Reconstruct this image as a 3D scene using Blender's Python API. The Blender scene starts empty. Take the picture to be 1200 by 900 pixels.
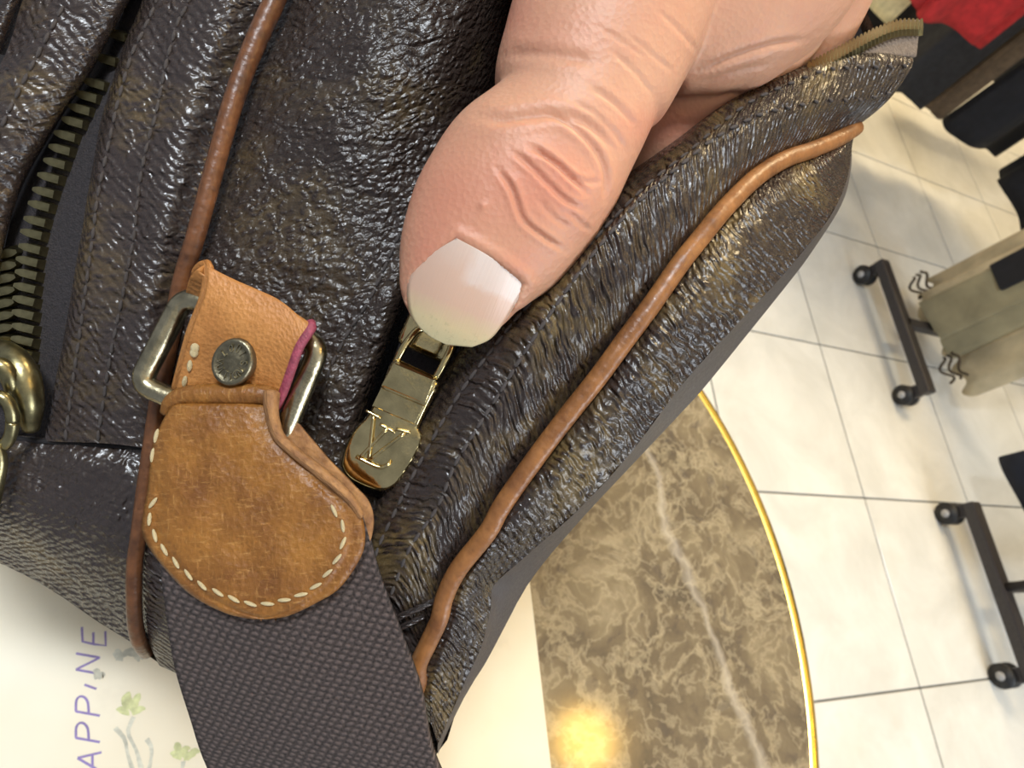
import bpy, bmesh, math, random
import numpy as np
from mathutils import Vector, Matrix, noise
from mathutils.bvhtree import BVHTree

random.seed(4)
scene = bpy.context.scene
COL = scene.collection

# ------------------------------------------------------------------ camera
F = 760.0                      # focal length in pixels of the 1200 x 900 frame
CAM_H = 0.974
R = np.array([[0.89938, 0.11431, 0.42196],
              [-0.07086, -0.91433, 0.39872],
              [0.43139, -0.38850, -0.81423]])   # camera (right, down, forward) -> world
_u, _, _v = np.linalg.svd(R)
R = _u @ _v
CAM = np.array([0.0, 0.0, CAM_H])
cam_data = bpy.data.cameras.new('camera')
cam = bpy.data.objects.new('camera', cam_data)
COL.objects.link(cam)
m = Matrix.Identity(4)
for i in range(3):
    m[i][0] = R[i, 0]; m[i][1] = -R[i, 1]; m[i][2] = -R[i, 2]; m[i][3] = CAM[i]
cam.matrix_world = m
cam_data.sensor_width = 36.0
cam_data.lens = F / 1200.0 * 36.0
cam_data.clip_start = 0.005
cam_data.clip_end = 60
cam_data.dof.use_dof = True
cam_data.dof.focus_distance = 0.098
cam_data.dof.aperture_fstop = 44.0
scene.camera = cam

# ------------------------------------------------------------------ world, lights, exposure
world = bpy.data.worlds.new('shop_daylight'); scene.world = world
world.use_nodes = True
bg = world.node_tree.nodes['Background']
bg.inputs[0].default_value = (0.80, 0.86, 1.0, 1)
bg.inputs[1].default_value = 0.38

def area_light(name, loc, target, sx, sy, power, color):
    L = bpy.data.lights.new(name, 'AREA'); L.shape = 'RECTANGLE'
    L.size = sx; L.size_y = sy; L.energy = power; L.color = color
    o = bpy.data.objects.new(name, L); COL.objects.link(o)
    o.location = loc
    d = Vector(target) - Vector(loc)
    o.rotation_euler = d.to_track_quat('-Z', 'Y').to_euler()
    return o
area_light('window_daylight', (1.9, -2.2, 1.75), (0.5, 0.3, 0.7), 1.4, 1.2, 66, (0.86, 0.93, 1.0))
area_light('ceiling_panel_cool', (-0.45, 0.35, 2.60), (-0.45, 0.35, 0), 0.50, 0.25, 42, (0.86, 0.93, 1.0))
area_light('ceiling_panel_warm', (1.5, 1.9, 2.60), (1.5, 1.9, 0), 1.2, 0.6, 105, (1.0, 0.78, 0.46))
scene.view_settings.view_transform = 'Standard'
scene.view_settings.look = 'None'
scene.view_settings.gamma = 1.0
scene.view_settings.use_curve_mapping = False
scene.view_settings.exposure = -0.25

# ------------------------------------------------------------------ helpers
def at(px, py, d):
    """point seen at (px, py) that lies d millimetres deep"""
    z = d * 0.001
    return CAM + R @ np.array([(px - 600) / F * z, (py - 450) / F * z, z])

def on_plane(px, py, z):
    r = R @ np.array([px - 600, py - 450, F])
    t = (z - CAM_H) / r[2]
    return CAM + r * t

def to_px(P):
    c = (np.atleast_2d(P) - CAM) @ R
    return np.stack([600 + F * c[:, 0] / c[:, 2], 450 + F * c[:, 1] / c[:, 2], c[:, 2] * 1000], 1)

def resample(P, n, uniform=True):
    P = np.asarray(P, float)
    if len(P) == 2:
        t = np.linspace(0, 1, n)[:, None]
        return P[0] * (1 - t) + P[1] * t
    E = np.vstack([2 * P[0] - P[1], P, 2 * P[-1] - P[-2]])
    seg = np.linalg.norm(np.diff(P, axis=0), axis=1)
    cum = np.concatenate([[0], np.cumsum(seg)])
    if uniform:
        s = np.linspace(0, cum[-1], n)
        k = np.clip(np.searchsorted(cum, s, side='right') - 1, 0, len(P) - 2)
        t = ((s - cum[k]) / np.maximum(seg[k], 1e-12))[:, None]
    else:
        s = np.linspace(0, len(P) - 1, n)
        k = np.clip(s.astype(int), 0, len(P) - 2); t = (s - k)[:, None]
    p0, p1, p2, p3 = E[k], E[k + 1], E[k + 2], E[k + 3]
    return 0.5 * (2 * p1 + (p2 - p0) * t + (2 * p0 - 5 * p1 + 4 * p2 - p3) * t ** 2 + (3 * p1 - p0 - 3 * p2 + p3) * t ** 3)

def new_obj(name, me, mat=None, parent=None):
    o = bpy.data.objects.new(name, me); COL.objects.link(o)
    if mat is not None and len(me.materials) == 0:
        me.materials.append(mat)
    if parent is not None:
        o.parent = parent
        o.matrix_parent_inverse = parent.matrix_world.inverted()
    return o

def mesh_of(name, V, Fc, smooth=True, uv=None):
    me = bpy.data.meshes.new(name)
    me.from_pydata([tuple(v) for v in V], [], Fc)
    if smooth:
        me.polygons.foreach_set('use_smooth', [True] * len(me.polygons))
    if uv is not None:
        lay = me.uv_layers.new(name='UVMap')
        li = np.empty(len(me.loops), dtype=np.int32)
        me.loops.foreach_get('vertex_index', li)
        lay.data.foreach_set('uv', np.asarray(uv, float)[li].ravel())
    me.update()
    return me

def thing(name, label, cat, loc, group=None):
    o = bpy.data.objects.new(name, None); COL.objects.link(o)
    o.empty_display_size = 0.02
    o.location = loc
    o.matrix_world = Matrix.Translation(Vector(loc))
    o['label'] = label; o['category'] = cat
    if group: o['group'] = group
    return o

def tag(o, label, cat, group=None):
    o['label'] = label; o['category'] = cat
    if group: o['group'] = group
    return o

SURF = {}
def surf(name, rails, nu, nv, mat, parent, key=None, thick=0.0, relief=None, flip=False):
    """loft a sheet through rails of (px, py, depth mm)"""
    A = np.stack([resample(r, nu) for r in rails], 0)            # rails x nu x 3
    G = np.stack([resample(A[:, i, :], nv, uniform=False) for i in range(nu)], 0)   # nu x nv x 3
    if relief is not None:
        G = relief(G)
    if key: SURF[key] = G.reshape(-1, 3)
    W = np.empty_like(G)
    z = G[..., 2] * 0.001
    c = np.stack([(G[..., 0] - 600) / F * z, (G[..., 1] - 450) / F * z, z], -1)
    W = CAM + c @ R.T
    du = np.linalg.norm(np.diff(W, axis=0), axis=2).mean(1); u = np.concatenate([[0], np.cumsum(du)]) * 1000
    dv = np.linalg.norm(np.diff(W, axis=1), axis=2); v = np.concatenate([np.zeros((nu, 1)), np.cumsum(dv, 1)], 1) * 1000
    v = v - v.mean(1, keepdims=True)
    uv = np.stack([np.repeat(u[:, None], nv, 1), v], -1).reshape(-1, 2)
    idx = np.arange(nu * nv).reshape(nu, nv)
    f = np.stack([idx[:-1, :-1], idx[1:, :-1], idx[1:, 1:], idx[:-1, 1:]], -1).reshape(-1, 4)
    if flip: f = f[:, ::-1]
    me = mesh_of(name, W.reshape(-1, 3), f.tolist(), uv=uv)
    # face the camera
    p = me.polygons[len(me.polygons) // 2]
    if p.normal.dot(Vector(CAM) - p.center) < 0:
        me.flip_normals()
    o = new_obj(name, me, mat, parent)
    if thick:
        s = o.modifiers.new('thickness', 'SOLIDIFY'); s.thickness = thick; s.offset = -1
    return o

def depth_on(key, px, py):
    S = SURF[key]
    d2 = (S[:, 0] - px) ** 2 + (S[:, 1] - py) ** 2
    k = np.argpartition(d2, 4)[:4]
    w = 1 / (d2[k] + 0.5)
    return float((S[k, 2] * w).sum() / w.sum())

def tube(name, P, rad, mat, parent, segs=12, n=None, cap=True, flat=1.0, ref=None):
    P = np.asarray(P, float)
    if n: P = resample(P, n)
    n = len(P)
    rad = np.full(n, rad) if np.isscalar(rad) else np.interp(np.linspace(0, 1, n), np.linspace(0, 1, len(rad)), rad)
    T = np.gradient(P, axis=0); T /= np.linalg.norm(T, axis=1)[:, None]
    a = np.cross(T[0], [0.3, 0.5, 0.8] if ref is None else ref); a /= np.linalg.norm(a)
    V = []; UV = []; L = 0
    for i in range(n):
        a = a - T[i] * (a @ T[i]); a /= np.linalg.norm(a); b = np.cross(T[i], a)
        if i: L += np.linalg.norm(P[i] - P[i - 1])
        for j in range(segs):
            t = 2 * math.pi * j / segs
            V.append(P[i] + rad[i] * (math.cos(t) * a + flat * math.sin(t) * b)); UV.append((L * 1000, j / segs * 8))
    Fc = [(i * segs + j, i * segs + (j + 1) % segs, (i + 1) * segs + (j + 1) % segs, (i + 1) * segs + j) for i in range(n - 1) for j in range(segs)]
    if cap:
        Fc.append(tuple(range(segs))[::-1]); Fc.append(tuple((n - 1) * segs + j for j in range(segs)))
    return new_obj(name, mesh_of(name, V, Fc, uv=UV), mat, parent)

def pxtube(name, pts, rad_mm, mat, parent, segs=12, n=60):
    return tube(name, [at(*p) for p in resample(pts, n)], (rad_mm * 0.001 if np.isscalar(rad_mm) else np.array(rad_mm) * 0.001), mat, parent, segs)

def bm_obj(name, bm, mat, parent=None, smooth=False):
    me = bpy.data.meshes.new(name); bm.to_mesh(me); bm.free()
    if smooth: me.polygons.foreach_set('use_smooth', [True] * len(me.polygons))
    return new_obj(name, me, mat, parent)

def box_bm(sx, sy, sz, bev=0.0, seg=2):
    bm = bmesh.new(); bmesh.ops.create_cube(bm, size=1)
    bmesh.ops.scale(bm, vec=(sx, sy, sz), verts=bm.verts)
    if bev: bmesh.ops.bevel(bm, geom=bm.edges[:] + bm.verts[:], offset=bev, segments=seg, affect='EDGES', profile=0.5)
    return bm

def frame_px(px, py, d, ax, ay, tilt=0.0):
    """matrix at a pixel point; x axis along image direction (ax, ay), z axis towards the camera"""
    x = R @ np.array([ax, ay, tilt]); x /= np.linalg.norm(x)
    o = at(px, py, d)
    z = CAM - o; z = z - x * (z @ x); z /= np.linalg.norm(z)
    y = np.cross(z, x)
    M = Matrix.Identity(4)
    for i in range(3):
        M[i][0] = x[i]; M[i][1] = y[i]; M[i][2] = z[i]; M[i][3] = o[i]
    return M

def place(o, M, parent):
    o.parent = parent
    o.matrix_parent_inverse = parent.matrix_world.inverted()
    o.matrix_basis = M

# ------------------------------------------------------------------ materials
class NT:
    def __init__(s, name):
        s.m = bpy.data.materials.new(name); s.m.use_nodes = True
        s.t = s.m.node_tree; s.b = s.t.nodes['Principled BSDF']
    def n(s, typ, **kw):
        x = s.t.nodes.new('ShaderNode' + typ)
        for k, v in kw.items(): setattr(x, k, v)
        return x
    def l(s, a, b): s.t.links.new(a, b)
    def set(s, **kw):
        for k, v in kw.items():
            k = k.replace('_', ' ')
            s.b.inputs[k].default_value = v
    def coords(s, kind='UV', scale=(1, 1, 1), rot=(0, 0, 0)):
        tc = s.n('TexCoord'); mp = s.n('Mapping'); mp.inputs['Scale'].default_value = scale; mp.inputs['Rotation'].default_value = rot
        s.l(tc.outputs[kind], mp.inputs['Vector']); return mp.outputs['Vector']
    def noise(s, vec, scale, detail=3, rough=.55, dist=0):
        x = s.n('TexNoise'); s.l(vec, x.inputs['Vector'])
        x.inputs['Scale'].default_value = scale; x.inputs['Detail'].default_value = detail
        x.inputs['Roughness'].default_value = rough; x.inputs['Distortion'].default_value = dist
        return x.outputs['Fac']
    def vor(s, vec, scale, feature='F1', smooth=None):
        x = s.n('TexVoronoi', feature=feature); s.l(vec, x.inputs['Vector']); x.inputs['Scale'].default_value = scale
        if smooth is not None: x.inputs['Smoothness'].default_value = smooth
        return x.outputs['Distance']
    def ramp(s, fac, stops, interp='LINEAR'):
        x = s.n('ValToRGB'); s.l(fac, x.inputs['Fac']); cr = x.color_ramp; cr.interpolation = interp
        while len(cr.elements) < len(stops): cr.elements.new(0.5)
        for e, (p, c) in zip(cr.elements, stops):
            e.position = p; e.color = (c if len(c) == 4 else (*c, 1)) if not np.isscalar(c) else (c, c, c, 1)
        return x.outputs['Color']
    def math(s, op, a, b=None, clamp=False):
        x = s.n('Math', operation=op); x.use_clamp = clamp
        for i, q in enumerate((a, b)):
            if q is None: continue
            if np.isscalar(q): x.inputs[i].default_value = q
            else: s.l(q, x.inputs[i])
        return x.outputs[0]
    def mix(s, fac, a, b):
        x = s.n('Mix', data_type='RGBA')
        for q, i in ((fac, 0), (a, 6), (b, 7)):
            if np.isscalar(q): x.inputs[i].default_value = q
            elif isinstance(q, tuple): x.inputs[i].default_value = (*q, 1)
            else: s.l(q, x.inputs[i])
        return x.outputs[2]
    def bump(s, h, dist, strength=1.0):
        x = s.n('Bump'); s.l(h, x.inputs['Height']); x.inputs['Distance'].default_value = dist; x.inputs['Strength'].default_value = strength
        s.l(x.outputs[0], s.b.inputs['Normal']); return x

def simple(name, col, rough=.5, metal=0.0, bump=None, var=0.0, kind='Object', vscale=200):
    t = NT(name); t.set(Base_Color=(*col, 1), Roughness=rough, Metallic=metal)
    v = t.coords(kind)
    nz = t.noise(v, vscale, 4)
    c2 = tuple(x * (1 - var) for x in col)
    c3 = tuple(min(1, x * (1 + var)) for x in col)
    t.l(t.ramp(nz, [(.3, c2), (.7, c3)]), t.b.inputs['Base Color'])
    if bump: t.bump(t.noise(v, bump[0], 3), bump[1])
    return t.m

def mat_leather(name, su, sv, rot=0.0, gold=0.5, height=0.00030, base=(0.024, 0.0162, 0.0128), rough=0.23, wave=0.0, wrot=0.0, wscale=.25):
    t = NT(name)
    uv = t.coords('UV')
    warp = t.n('TexNoise'); t.l(uv, warp.inputs['Vector']); warp.inputs['Scale'].default_value = 0.30; warp.inputs['Detail'].default_value = 2
    sub = t.n('VectorMath', operation='MULTIPLY_ADD'); t.l(warp.outputs['Color'], sub.inputs[0]); sub.inputs[1].default_value = (2.2, 2.2, 0); t.l(uv, sub.inputs[2])
    mp = t.n('Mapping'); mp.inputs['Scale'].default_value = (su, sv, 1); mp.inputs['Rotation'].default_value = (0, 0, rot); t.l(sub.outputs[0], mp.inputs['Vector'])
    v1 = t.vor(mp.outputs[0], 1.0, 'SMOOTH_F1', 0.6)
    v2 = t.vor(mp.outputs[0], 2.3, 'F1')
    nz = t.noise(uv, 1.6, 4, .6)
    big = t.noise(uv, 0.16, 3, .55)
    h = t.math('ADD', t.math('MULTIPLY', v1, -1.0), t.math('MULTIPLY', v2, -0.16))
    h = t.math('ADD', h, t.math('MULTIPLY', nz, 0.22))
    if wave:
        wv = t.n('TexWave', wave_type='BANDS', bands_direction='X', wave_profile='SIN')
        wm = t.n('Mapping'); wm.inputs['Rotation'].default_value = (0, 0, wrot); t.l(sub.outputs[0], wm.inputs['Vector']); t.l(wm.outputs[0], wv.inputs['Vector'])
        wv.inputs['Scale'].default_value = wscale; wv.inputs['Distortion'].default_value = 5.0; wv.inputs['Detail'].default_value = 2.0; wv.inputs['Detail Scale'].default_value = .35
        h = t.math('ADD', h, t.math('MULTIPLY', wv.outputs['Fac'], wave))
    amp = t.math('ADD', t.math('MULTIPLY', big, 1.2), 0.25)
    h = t.math('MULTIPLY', h, amp)
    t.bump(h, height * 1.6)
    patch = t.ramp(t.noise(uv, 0.055, 3, .55, .6), [(.50, 0.0), (.68, 1.0)])
    speck = t.ramp(v1, [(.25, 0.0), (.55, 1.0)])
    fac = t.math('MULTIPLY', t.math('MULTIPLY', patch, speck), gold, True)
    dark = t.mix(big, base, tuple(x * 1.7 for x in base))
    col = t.mix(fac, dark, (0.17, 0.115, 0.042))
    t.l(col, t.b.inputs['Base Color'])
    t.l(t.ramp(nz, [(.3, rough - .07), (.7, rough + .14)]), t.b.inputs['Roughness'])
    t.set(Specular_IOR_Level=0.6)
    return t.m

def mat_tan(name, col, dark, scale=0.5, rough=.45, bump=0.00012, grain=2.2, crack=False):
    t = NT(name); uv = t.coords('UV')
    a = t.noise(uv, scale * .4, 4, .6); g = t.noise(uv, grain, 3, .6)
    c = t.mix(t.ramp(a, [(.32, 0.0), (.68, 1.0)]), dark, col)
    v = t.vor(uv, grain * .55, 'F1')
    c = t.mix(t.ramp(v, [(.0, .35), (.35, 0.0)]), c, tuple(x * .55 for x in dark))
    if crack:
        sc = t.noise(t.coords('UV', (1.6, .35, 1), (0, 0, .7)), 1.1, 5, .7)
        sc2 = t.noise(t.coords('UV', (.4, 1.7, 1), (0, 0, .4)), 1.0, 5, .7)
        m_ = t.math('MAXIMUM', t.ramp(sc, [(.55, 0.0), (.70, .60)]), t.ramp(sc2, [(.56, 0.0), (.72, .55)]))
        c = t.mix(m_, c, (0.52, 0.27, 0.08))
    t.l(c, t.b.inputs['Base Color'])
    t.l(t.ramp(g, [(.3, rough - .08), (.7, rough + .12)]), t.b.inputs['Roughness'])
    h = t.math('ADD', t.math('MULTIPLY', v, 1.0), t.math('MULTIPLY', g, .8))
    t.bump(h, bump)
    return t.m

M = {}
M['flap'] = mat_leather('worn_canvas_wrinkled_across', 0.95, 0.40, gold=.60, height=.00032, wave=.50, wscale=.22)
M['back'] = mat_leather('worn_canvas_back', 1.05, 0.60, gold=.75, height=.00030, wave=.40, wscale=.26)
M['smooth'] = mat_leather('smooth_canvas', .4, .4, gold=0.1, height=.00005, base=(.040, .032, .030), rough=.5)
M['gusset'] = mat_leather('pebbled_canvas', 1.0, 0.85, gold=.30, height=.00036, rough=.24)
M['panel'] = mat_leather('worn_canvas_panel', 1.0, 0.42, rot=0.5, gold=.40, height=.00026, wave=.40, wrot=.7, wscale=.24, base=(.030, .0215, .0185))
M['lower'] = mat_leather('worn_canvas_lower', 0.9, 0.42, rot=-.5, gold=.40, height=.00026, wave=.40, wrot=-.8, wscale=.24, base=(.028, .0205, .018))
M['hull'] = mat_leather('worn_canvas_body', 0.8, 0.8, gold=.3, height=.0002)
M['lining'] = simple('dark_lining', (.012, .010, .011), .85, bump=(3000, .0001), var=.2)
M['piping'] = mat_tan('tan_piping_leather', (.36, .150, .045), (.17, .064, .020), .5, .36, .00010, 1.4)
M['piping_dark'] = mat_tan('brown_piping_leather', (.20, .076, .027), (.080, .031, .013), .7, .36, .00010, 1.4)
M['tab'] = mat_tan('cracked_tan_leather', (.31, .128, .022), (.17, .062, .012), .35, .42, .00014, 1.9, True)
M['tab_edge'] = mat_tan('raw_leather_edge', (.45, .22, .075), (.20, .085, .03), .9, .7, .0002, 1.5)
M['chape'] = mat_tan('orange_tan_leather', (.52, .225, .060), (.38, .150, .036), .25, .48, .00013, 2.6)
M['pink'] = simple('pink_edge_paint', (.30, .055, .085), .55, bump=(2500, .0002), var=.3, vscale=900)
M['brass'] = simple('antique_brass', (.30, .26, .135), .33, 1.0, bump=(900, .00006), var=.35, vscale=500)
M['brass_shiny'] = simple('polished_brass', (.66, .53, .26), .13, 1.0, bump=(260, .00010), var=.22, vscale=350)
M['pewter'] = simple('worn_pewter_brass', (.44, .385, .25), .27, 1.0, bump=(1200, .00006), var=.35, vscale=450)
M['rivet'] = simple('dull_bronze', (.20, .175, .115), .36, .9, bump=(1500, .00008), var=.35, vscale=600)
M['thread_dark'] = simple('dark_thread', (.085, .070, .064), .7, bump=(6000, .0001), var=.3)
M['thread_pale'] = simple('cream_thread', (.72, .58, .32), .7, bump=(5000, .0001), var=.25, vscale=800)
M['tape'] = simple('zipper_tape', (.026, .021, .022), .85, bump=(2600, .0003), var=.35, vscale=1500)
M['tape_lit'] = simple('zipper_tape_lit', (.16, .12, .09), .8, bump=(2600, .0003), var=.35, vscale=1500)  # brighter copy of the zipper tape, light put into its colour

def mat_webbing():
    t = NT('woven_webbing'); 
    def wave(rot, sc):
        v = t.coords('UV', (1, 1, 1), (0, 0, rot)); x = t.n('TexWave', wave_type='BANDS', bands_direction='X')
        x.inputs['Scale'].default_value = sc; x.inputs['Distortion'].default_value = 1.6; x.inputs['Detail'].default_value = 2; x.inputs['Detail Scale'].default_value = 2
        t.l(v, x.inputs['Vector']); return x.outputs['Fac']
    a = wave(0.35, .27); b = wave(-0.95, .24)
    uv = t.coords('UV'); g = t.noise(uv, 1.8, 4, .75)
    h = t.math('ADD', t.math('MULTIPLY', t.math('MULTIPLY', a, b), .75), t.math('MULTIPLY', g, 1.1))
    t.bump(h, .0006)
    t.l(t.ramp(h, [(.40, (.022, .0165, .015)), (1.0, (.15, .112, .100))]), t.b.inputs['Base Color'])
    t.set(Roughness=.88, Specular_IOR_Level=.15)
    t.b.inputs['Sheen Weight'].default_value = .06
    return t.m
M['webbing'] = mat_webbing()

def mat_skin():
    t = NT('skin'); v = t.coords('Object')
    big = t.noise(v, 45, 3, .5); mid = t.noise(v, 260, 4, .6); fine = t.vor(v, 1300, 'F1'); md2 = t.noise(v, 800, 3, .6)
    att = t.n('Attribute'); att.attribute_name = 'flush'
    c = t.ramp(big, [(.3, (.55, .275, .168)), (.7, (.63, .345, .218))])
    c = t.mix(t.math('MULTIPLY', att.outputs['Fac'], .8, True), c, (.58, .20, .13))
    c = t.mix(t.ramp(mid, [(.5, 0.0), (.8, .25)]), c, (.56, .22, .15))
    t.l(c, t.b.inputs['Base Color'])
    h = t.math('ADD', t.math('MULTIPLY', fine, .7), t.math('MULTIPLY', md2, .7))
    t.bump(h, .00009)
    t.set(Roughness=.48, Specular_IOR_Level=.38)
    t.b.inputs['Subsurface Weight'].default_value = .22
    t.b.inputs['Subsurface Radius'].default_value = (1.0, .35, .2)
    t.b.inputs['Subsurface Scale'].default_value = .0025
    return t.m
M['skin'] = mat_skin()
def mat_nail():
    t = NT('thumb_nail'); uv = t.coords('UV')      # uv.x 0 at the cuticle .. 1 at the free edge
    sx = t.n('SeparateXYZ'); t.l(uv, sx.inputs[0])
    nz = t.noise(uv, 5, 3, .6)
    x = t.math('ADD', sx.outputs['X'], t.math('MULTIPLY', t.math('SUBTRACT', nz, .5), .16))
    c = t.ramp(x, [(.0, (.66, .50, .41)), (.30, (.66, .44, .33)), (.62, (.66, .43, .31)), (.84, (.66, .52, .30)), (1.0, (.56, .48, .28))])
    # pale lunula along the right of the cuticle
    y = t.math('ADD', sx.outputs['Y'], t.math('MULTIPLY', nz, .2))
    lun = t.math('MULTIPLY', t.ramp(y, [(.50, 0.0), (.62, 1.0)]), t.ramp(x, [(.34, 1.0), (.40, 0.0)]))
    c = t.mix(t.math('MULTIPLY', lun, .5), c, (.76, .66, .60))
    grime = t.math('MULTIPLY', t.ramp(t.noise(uv, 14, 4, .7), [(.55, 0.0), (.75, 1.0)]), t.ramp(x, [(.78, 0.0), (.9, .8)]))
    c = t.mix(grime, c, (.28, .24, .13))
    t.l(c, t.b.inputs['Base Color'])
    t.set(Roughness=.30, Specular_IOR_Level=.5)
    t.b.inputs['Subsurface Weight'].default_value = .15
    t.b.inputs['Subsurface Radius'].default_value = (1, .5, .35); t.b.inputs['Subsurface Scale'].default_value = .0015
    wv = t.noise(t.coords('UV', (.4, 14, 1)), 3, 2); t.bump(wv, .00003)
    return t.m
M['nail'] = mat_nail()

def mat_marble():
    t = NT('brown_marble'); v = t.coords('Object')
    w = t.n('TexNoise'); t.l(v, w.inputs['Vector']); w.inputs['Scale'].default_value = 28; w.inputs['Detail'].default_value = 4
    ad = t.n('VectorMath', operation='MULTIPLY_ADD'); t.l(w.outputs['Color'], ad.inputs[0]); ad.inputs[1].default_value = (.035, .035, .035); t.l(v, ad.inputs[2])
    big = t.noise(ad.outputs[0], 30, 6, .62)
    c = t.ramp(big, [(.30, (.085, .064, .040)), (.45, (.155, .115, .066)), (.58, (.22, .168, .095)), (.72, (.33, .26, .155))])
    r1 = t.math('ABSOLUTE', t.math('SUBTRACT', t.noise(ad.outputs[0], 26, 5, .6), .5))
    r2 = t.math('ABSOLUTE', t.math('SUBTRACT', t.noise(ad.outputs[0], 62, 4, .6), .5))
    c = t.mix(t.ramp(r1, [(.0, .60), (.03, 0.0)]), c, (.40, .32, .19))
    c = t.mix(t.ramp(r2, [(.0, .45), (.04, 0.0)]), c, (.42, .34, .21))
    c = t.mix(t.ramp(t.noise(ad.outputs[0], 95, 4, .6), [(.58, 0.0), (.68, .55)]), c, (.080, .060, .045))
    # one long pale vein
    sx = t.n('SeparateXYZ'); t.l(ad.outputs[0], sx.inputs[0])
    q = t.math('ABSOLUTE', t.math('SUBTRACT', t.math('ADD', t.math('MULTIPLY', sx.outputs['X'], .96), t.math('MULTIPLY', sx.outputs['Y'], VEINY)), VEIN))
    c = t.mix(t.ramp(q, [(.0, .45), (.0011, 0.0)]), c, (.62, .54, .42))
    t.l(c, t.b.inputs['Base Color'])
    t.set(Roughness=.115, Specular_IOR_Level=.6)
    return t.m
VEIN = 0.255; VEINY = 0.27

def mat_tile():
    t = NT('pale_floor_tile'); v = t.coords('Object')
    oi = t.n('ObjectInfo')
    ad = t.n('VectorMath', operation='ADD'); t.l(v, ad.inputs[0])
    cx = t.n('CombineXYZ'); t.l(t.math('MULTIPLY', oi.outputs['Random'], 40.0), cx.inputs[0]); t.l(cx.outputs[0], ad.inputs[1])
    a = t.noise(ad.outputs[0], 6, 5, .6, .5)
    c = t.ramp(a, [(.35, (.70, .69, .63)), (.65, (.83, .82, .76))])
    stain = t.ramp(t.noise(ad.outputs[0], 3.0, 4, .6), [(.60, 0.0), (.78, .40)])
    c = t.mix(stain, c, (.62, .53, .40))
    t.l(c, t.b.inputs['Base Color']); t.set(Roughness=.22)
    return t.m
M['tile'] = mat_tile()
M['grout'] = simple('dark_grout', (.10, .10, .09), .9, var=.2)
M['gold'] = simple('gold_table_rim', (.90, .62, .13), .26, 1.0, var=.1)
M['black_metal'] = simple('black_painted_steel', (.035, .030, .030), .42, .1, var=.2)
M['rubber'] = simple('black_caster_rubber', (.012, .012, .013), .5, var=.2)
M['hub'] = simple('grey_caster_hub', (.42, .42, .42), .4, var=.1)
M['table_leg'] = simple('dark_bronze_leg', (.06, .045, .03), .4, .5, var=.2)
def fabric(name, col, var=.25, sc=60): return simple(name, col, .92, bump=(900, .0006), var=var, vscale=sc)
M['beige'] = fabric('beige_cloth', (.50, .42, .27), .22, 14)
M['black_cloth'] = fabric('black_cloth', (.010, .010, .013))
M['grey_cloth'] = fabric('charcoal_cloth', (.030, .031, .036))
M['navy'] = fabric('navy_cloth', (.008, .011, .022))
M['red'] = fabric('red_cloth', (.42, .020, .022))
M['cream_cloth'] = fabric('cream_cloth', (.62, .52, .28))
M['sage'] = fabric('sage_grey_cloth', (.29, .255, .155), .2, 14)
M['brown_trim'] = fabric('brown_trim', (.07, .05, .03))
M['brown_cloth'] = fabric('brown_cloth', (.13, .09, .055))
M['wall'] = simple('cream_wall_paint', (.72, .66, .54), .8, var=.05, vscale=4)
M['ceiling'] = simple('white_ceiling_paint', (.78, .77, .74), .85, var=.03, vscale=4)
M['ink'] = simple('violet_marker_ink', (.27, .20, .42), .7, var=.2)
M['leaf'] = simple('printed_leaf_green', (.60, .60, .30), .7, var=.3, vscale=300)
M['leaf_grey'] = simple('printed_stem_grey', (.56, .53, .42), .7, var=.3, vscale=300)

# ------------------------------------------------------------------ setting
TZ = CAM_H - 0.270             # table top
TC = (0.0547, 0.0148); TR = 0.2484
# floor slab of grout and tiles 0.40 m square
fl = bm_obj('floor', box_bm(5.6, 5.6, 0.04), M['grout']); fl.location = (1.4, 1.0, -0.0215); fl['kind'] = 'structure'
P = 0.40; OX = 1.400; OY = -0.100; GAP = 0.004
tile_bm = box_bm(P - GAP, P - GAP, 0.008, 0.001, 1); tile_me = bpy.data.meshes.new('tile'); tile_bm.to_mesh(tile_me); tile_bm.free(); tile_me.materials.append(M['tile'])
bpy.context.view_layer.update()
for i in range(-6, 7):
    for j in range(-4, 10):
        x = OX + (i + .5) * P; y = OY + (j + .5) * P
        if not (-1.35 < x < 4.15 and -1.75 < y < 3.75): continue
        t = bpy.data.objects.new('tile', tile_me); COL.objects.link(t)
        t.parent = fl; t.matrix_parent_inverse = fl.matrix_world.inverted(); t.matrix_basis = Matrix.Translation((x, y, -0.004))
for nm, sx, sy, sz, loc in (('wall_back', .1, 5.6, 2.7, (4.25, 1.0, 1.35)), ('wall_side', 5.6, .1, 2.7, (1.4, 3.85, 1.35))):
    o = bm_obj(nm, box_bm(sx, sy, sz), M['wall']); o.location = loc; o['kind'] = 'structure'
o = bm_obj('ceiling', box_bm(5.6, 5.6, .06), M['ceiling']); o.location = (1.4, 1.0, 2.73); o['kind'] = 'structure'

# ------------------------------------------------------------------ table
def lathe(name, prof, mat, parent, loc, segs=64, smooth=True, cap=True):
    V = []; Fc = []
    for r, z in prof:
        for j in range(segs):
            a = 2 * math.pi * j / segs; V.append((loc[0] + r * math.cos(a), loc[1] + r * math.sin(a), loc[2] + z))
    n = len(prof)
    for i in range(n - 1):
        for j in range(segs):
            Fc.append((i * segs + j, i * segs + (j + 1) % segs, (i + 1) * segs + (j + 1) % segs, (i + 1) * segs + j))
    if cap: Fc.append(tuple(range(segs))[::-1]); Fc.append(tuple((n - 1) * segs + j for j in range(segs)))
    me = mesh_of(name, V, Fc, smooth=False)
    if smooth:
        for p in me.polygons: p.use_smooth = len(p.vertices) == 4
    return new_obj(name, me, mat, parent)
table = thing('side_table', 'round brown marble side table with a thin gold rim under the bag', 'table', (TC[0], TC[1], 0))
M['marble'] = mat_marble()
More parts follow.
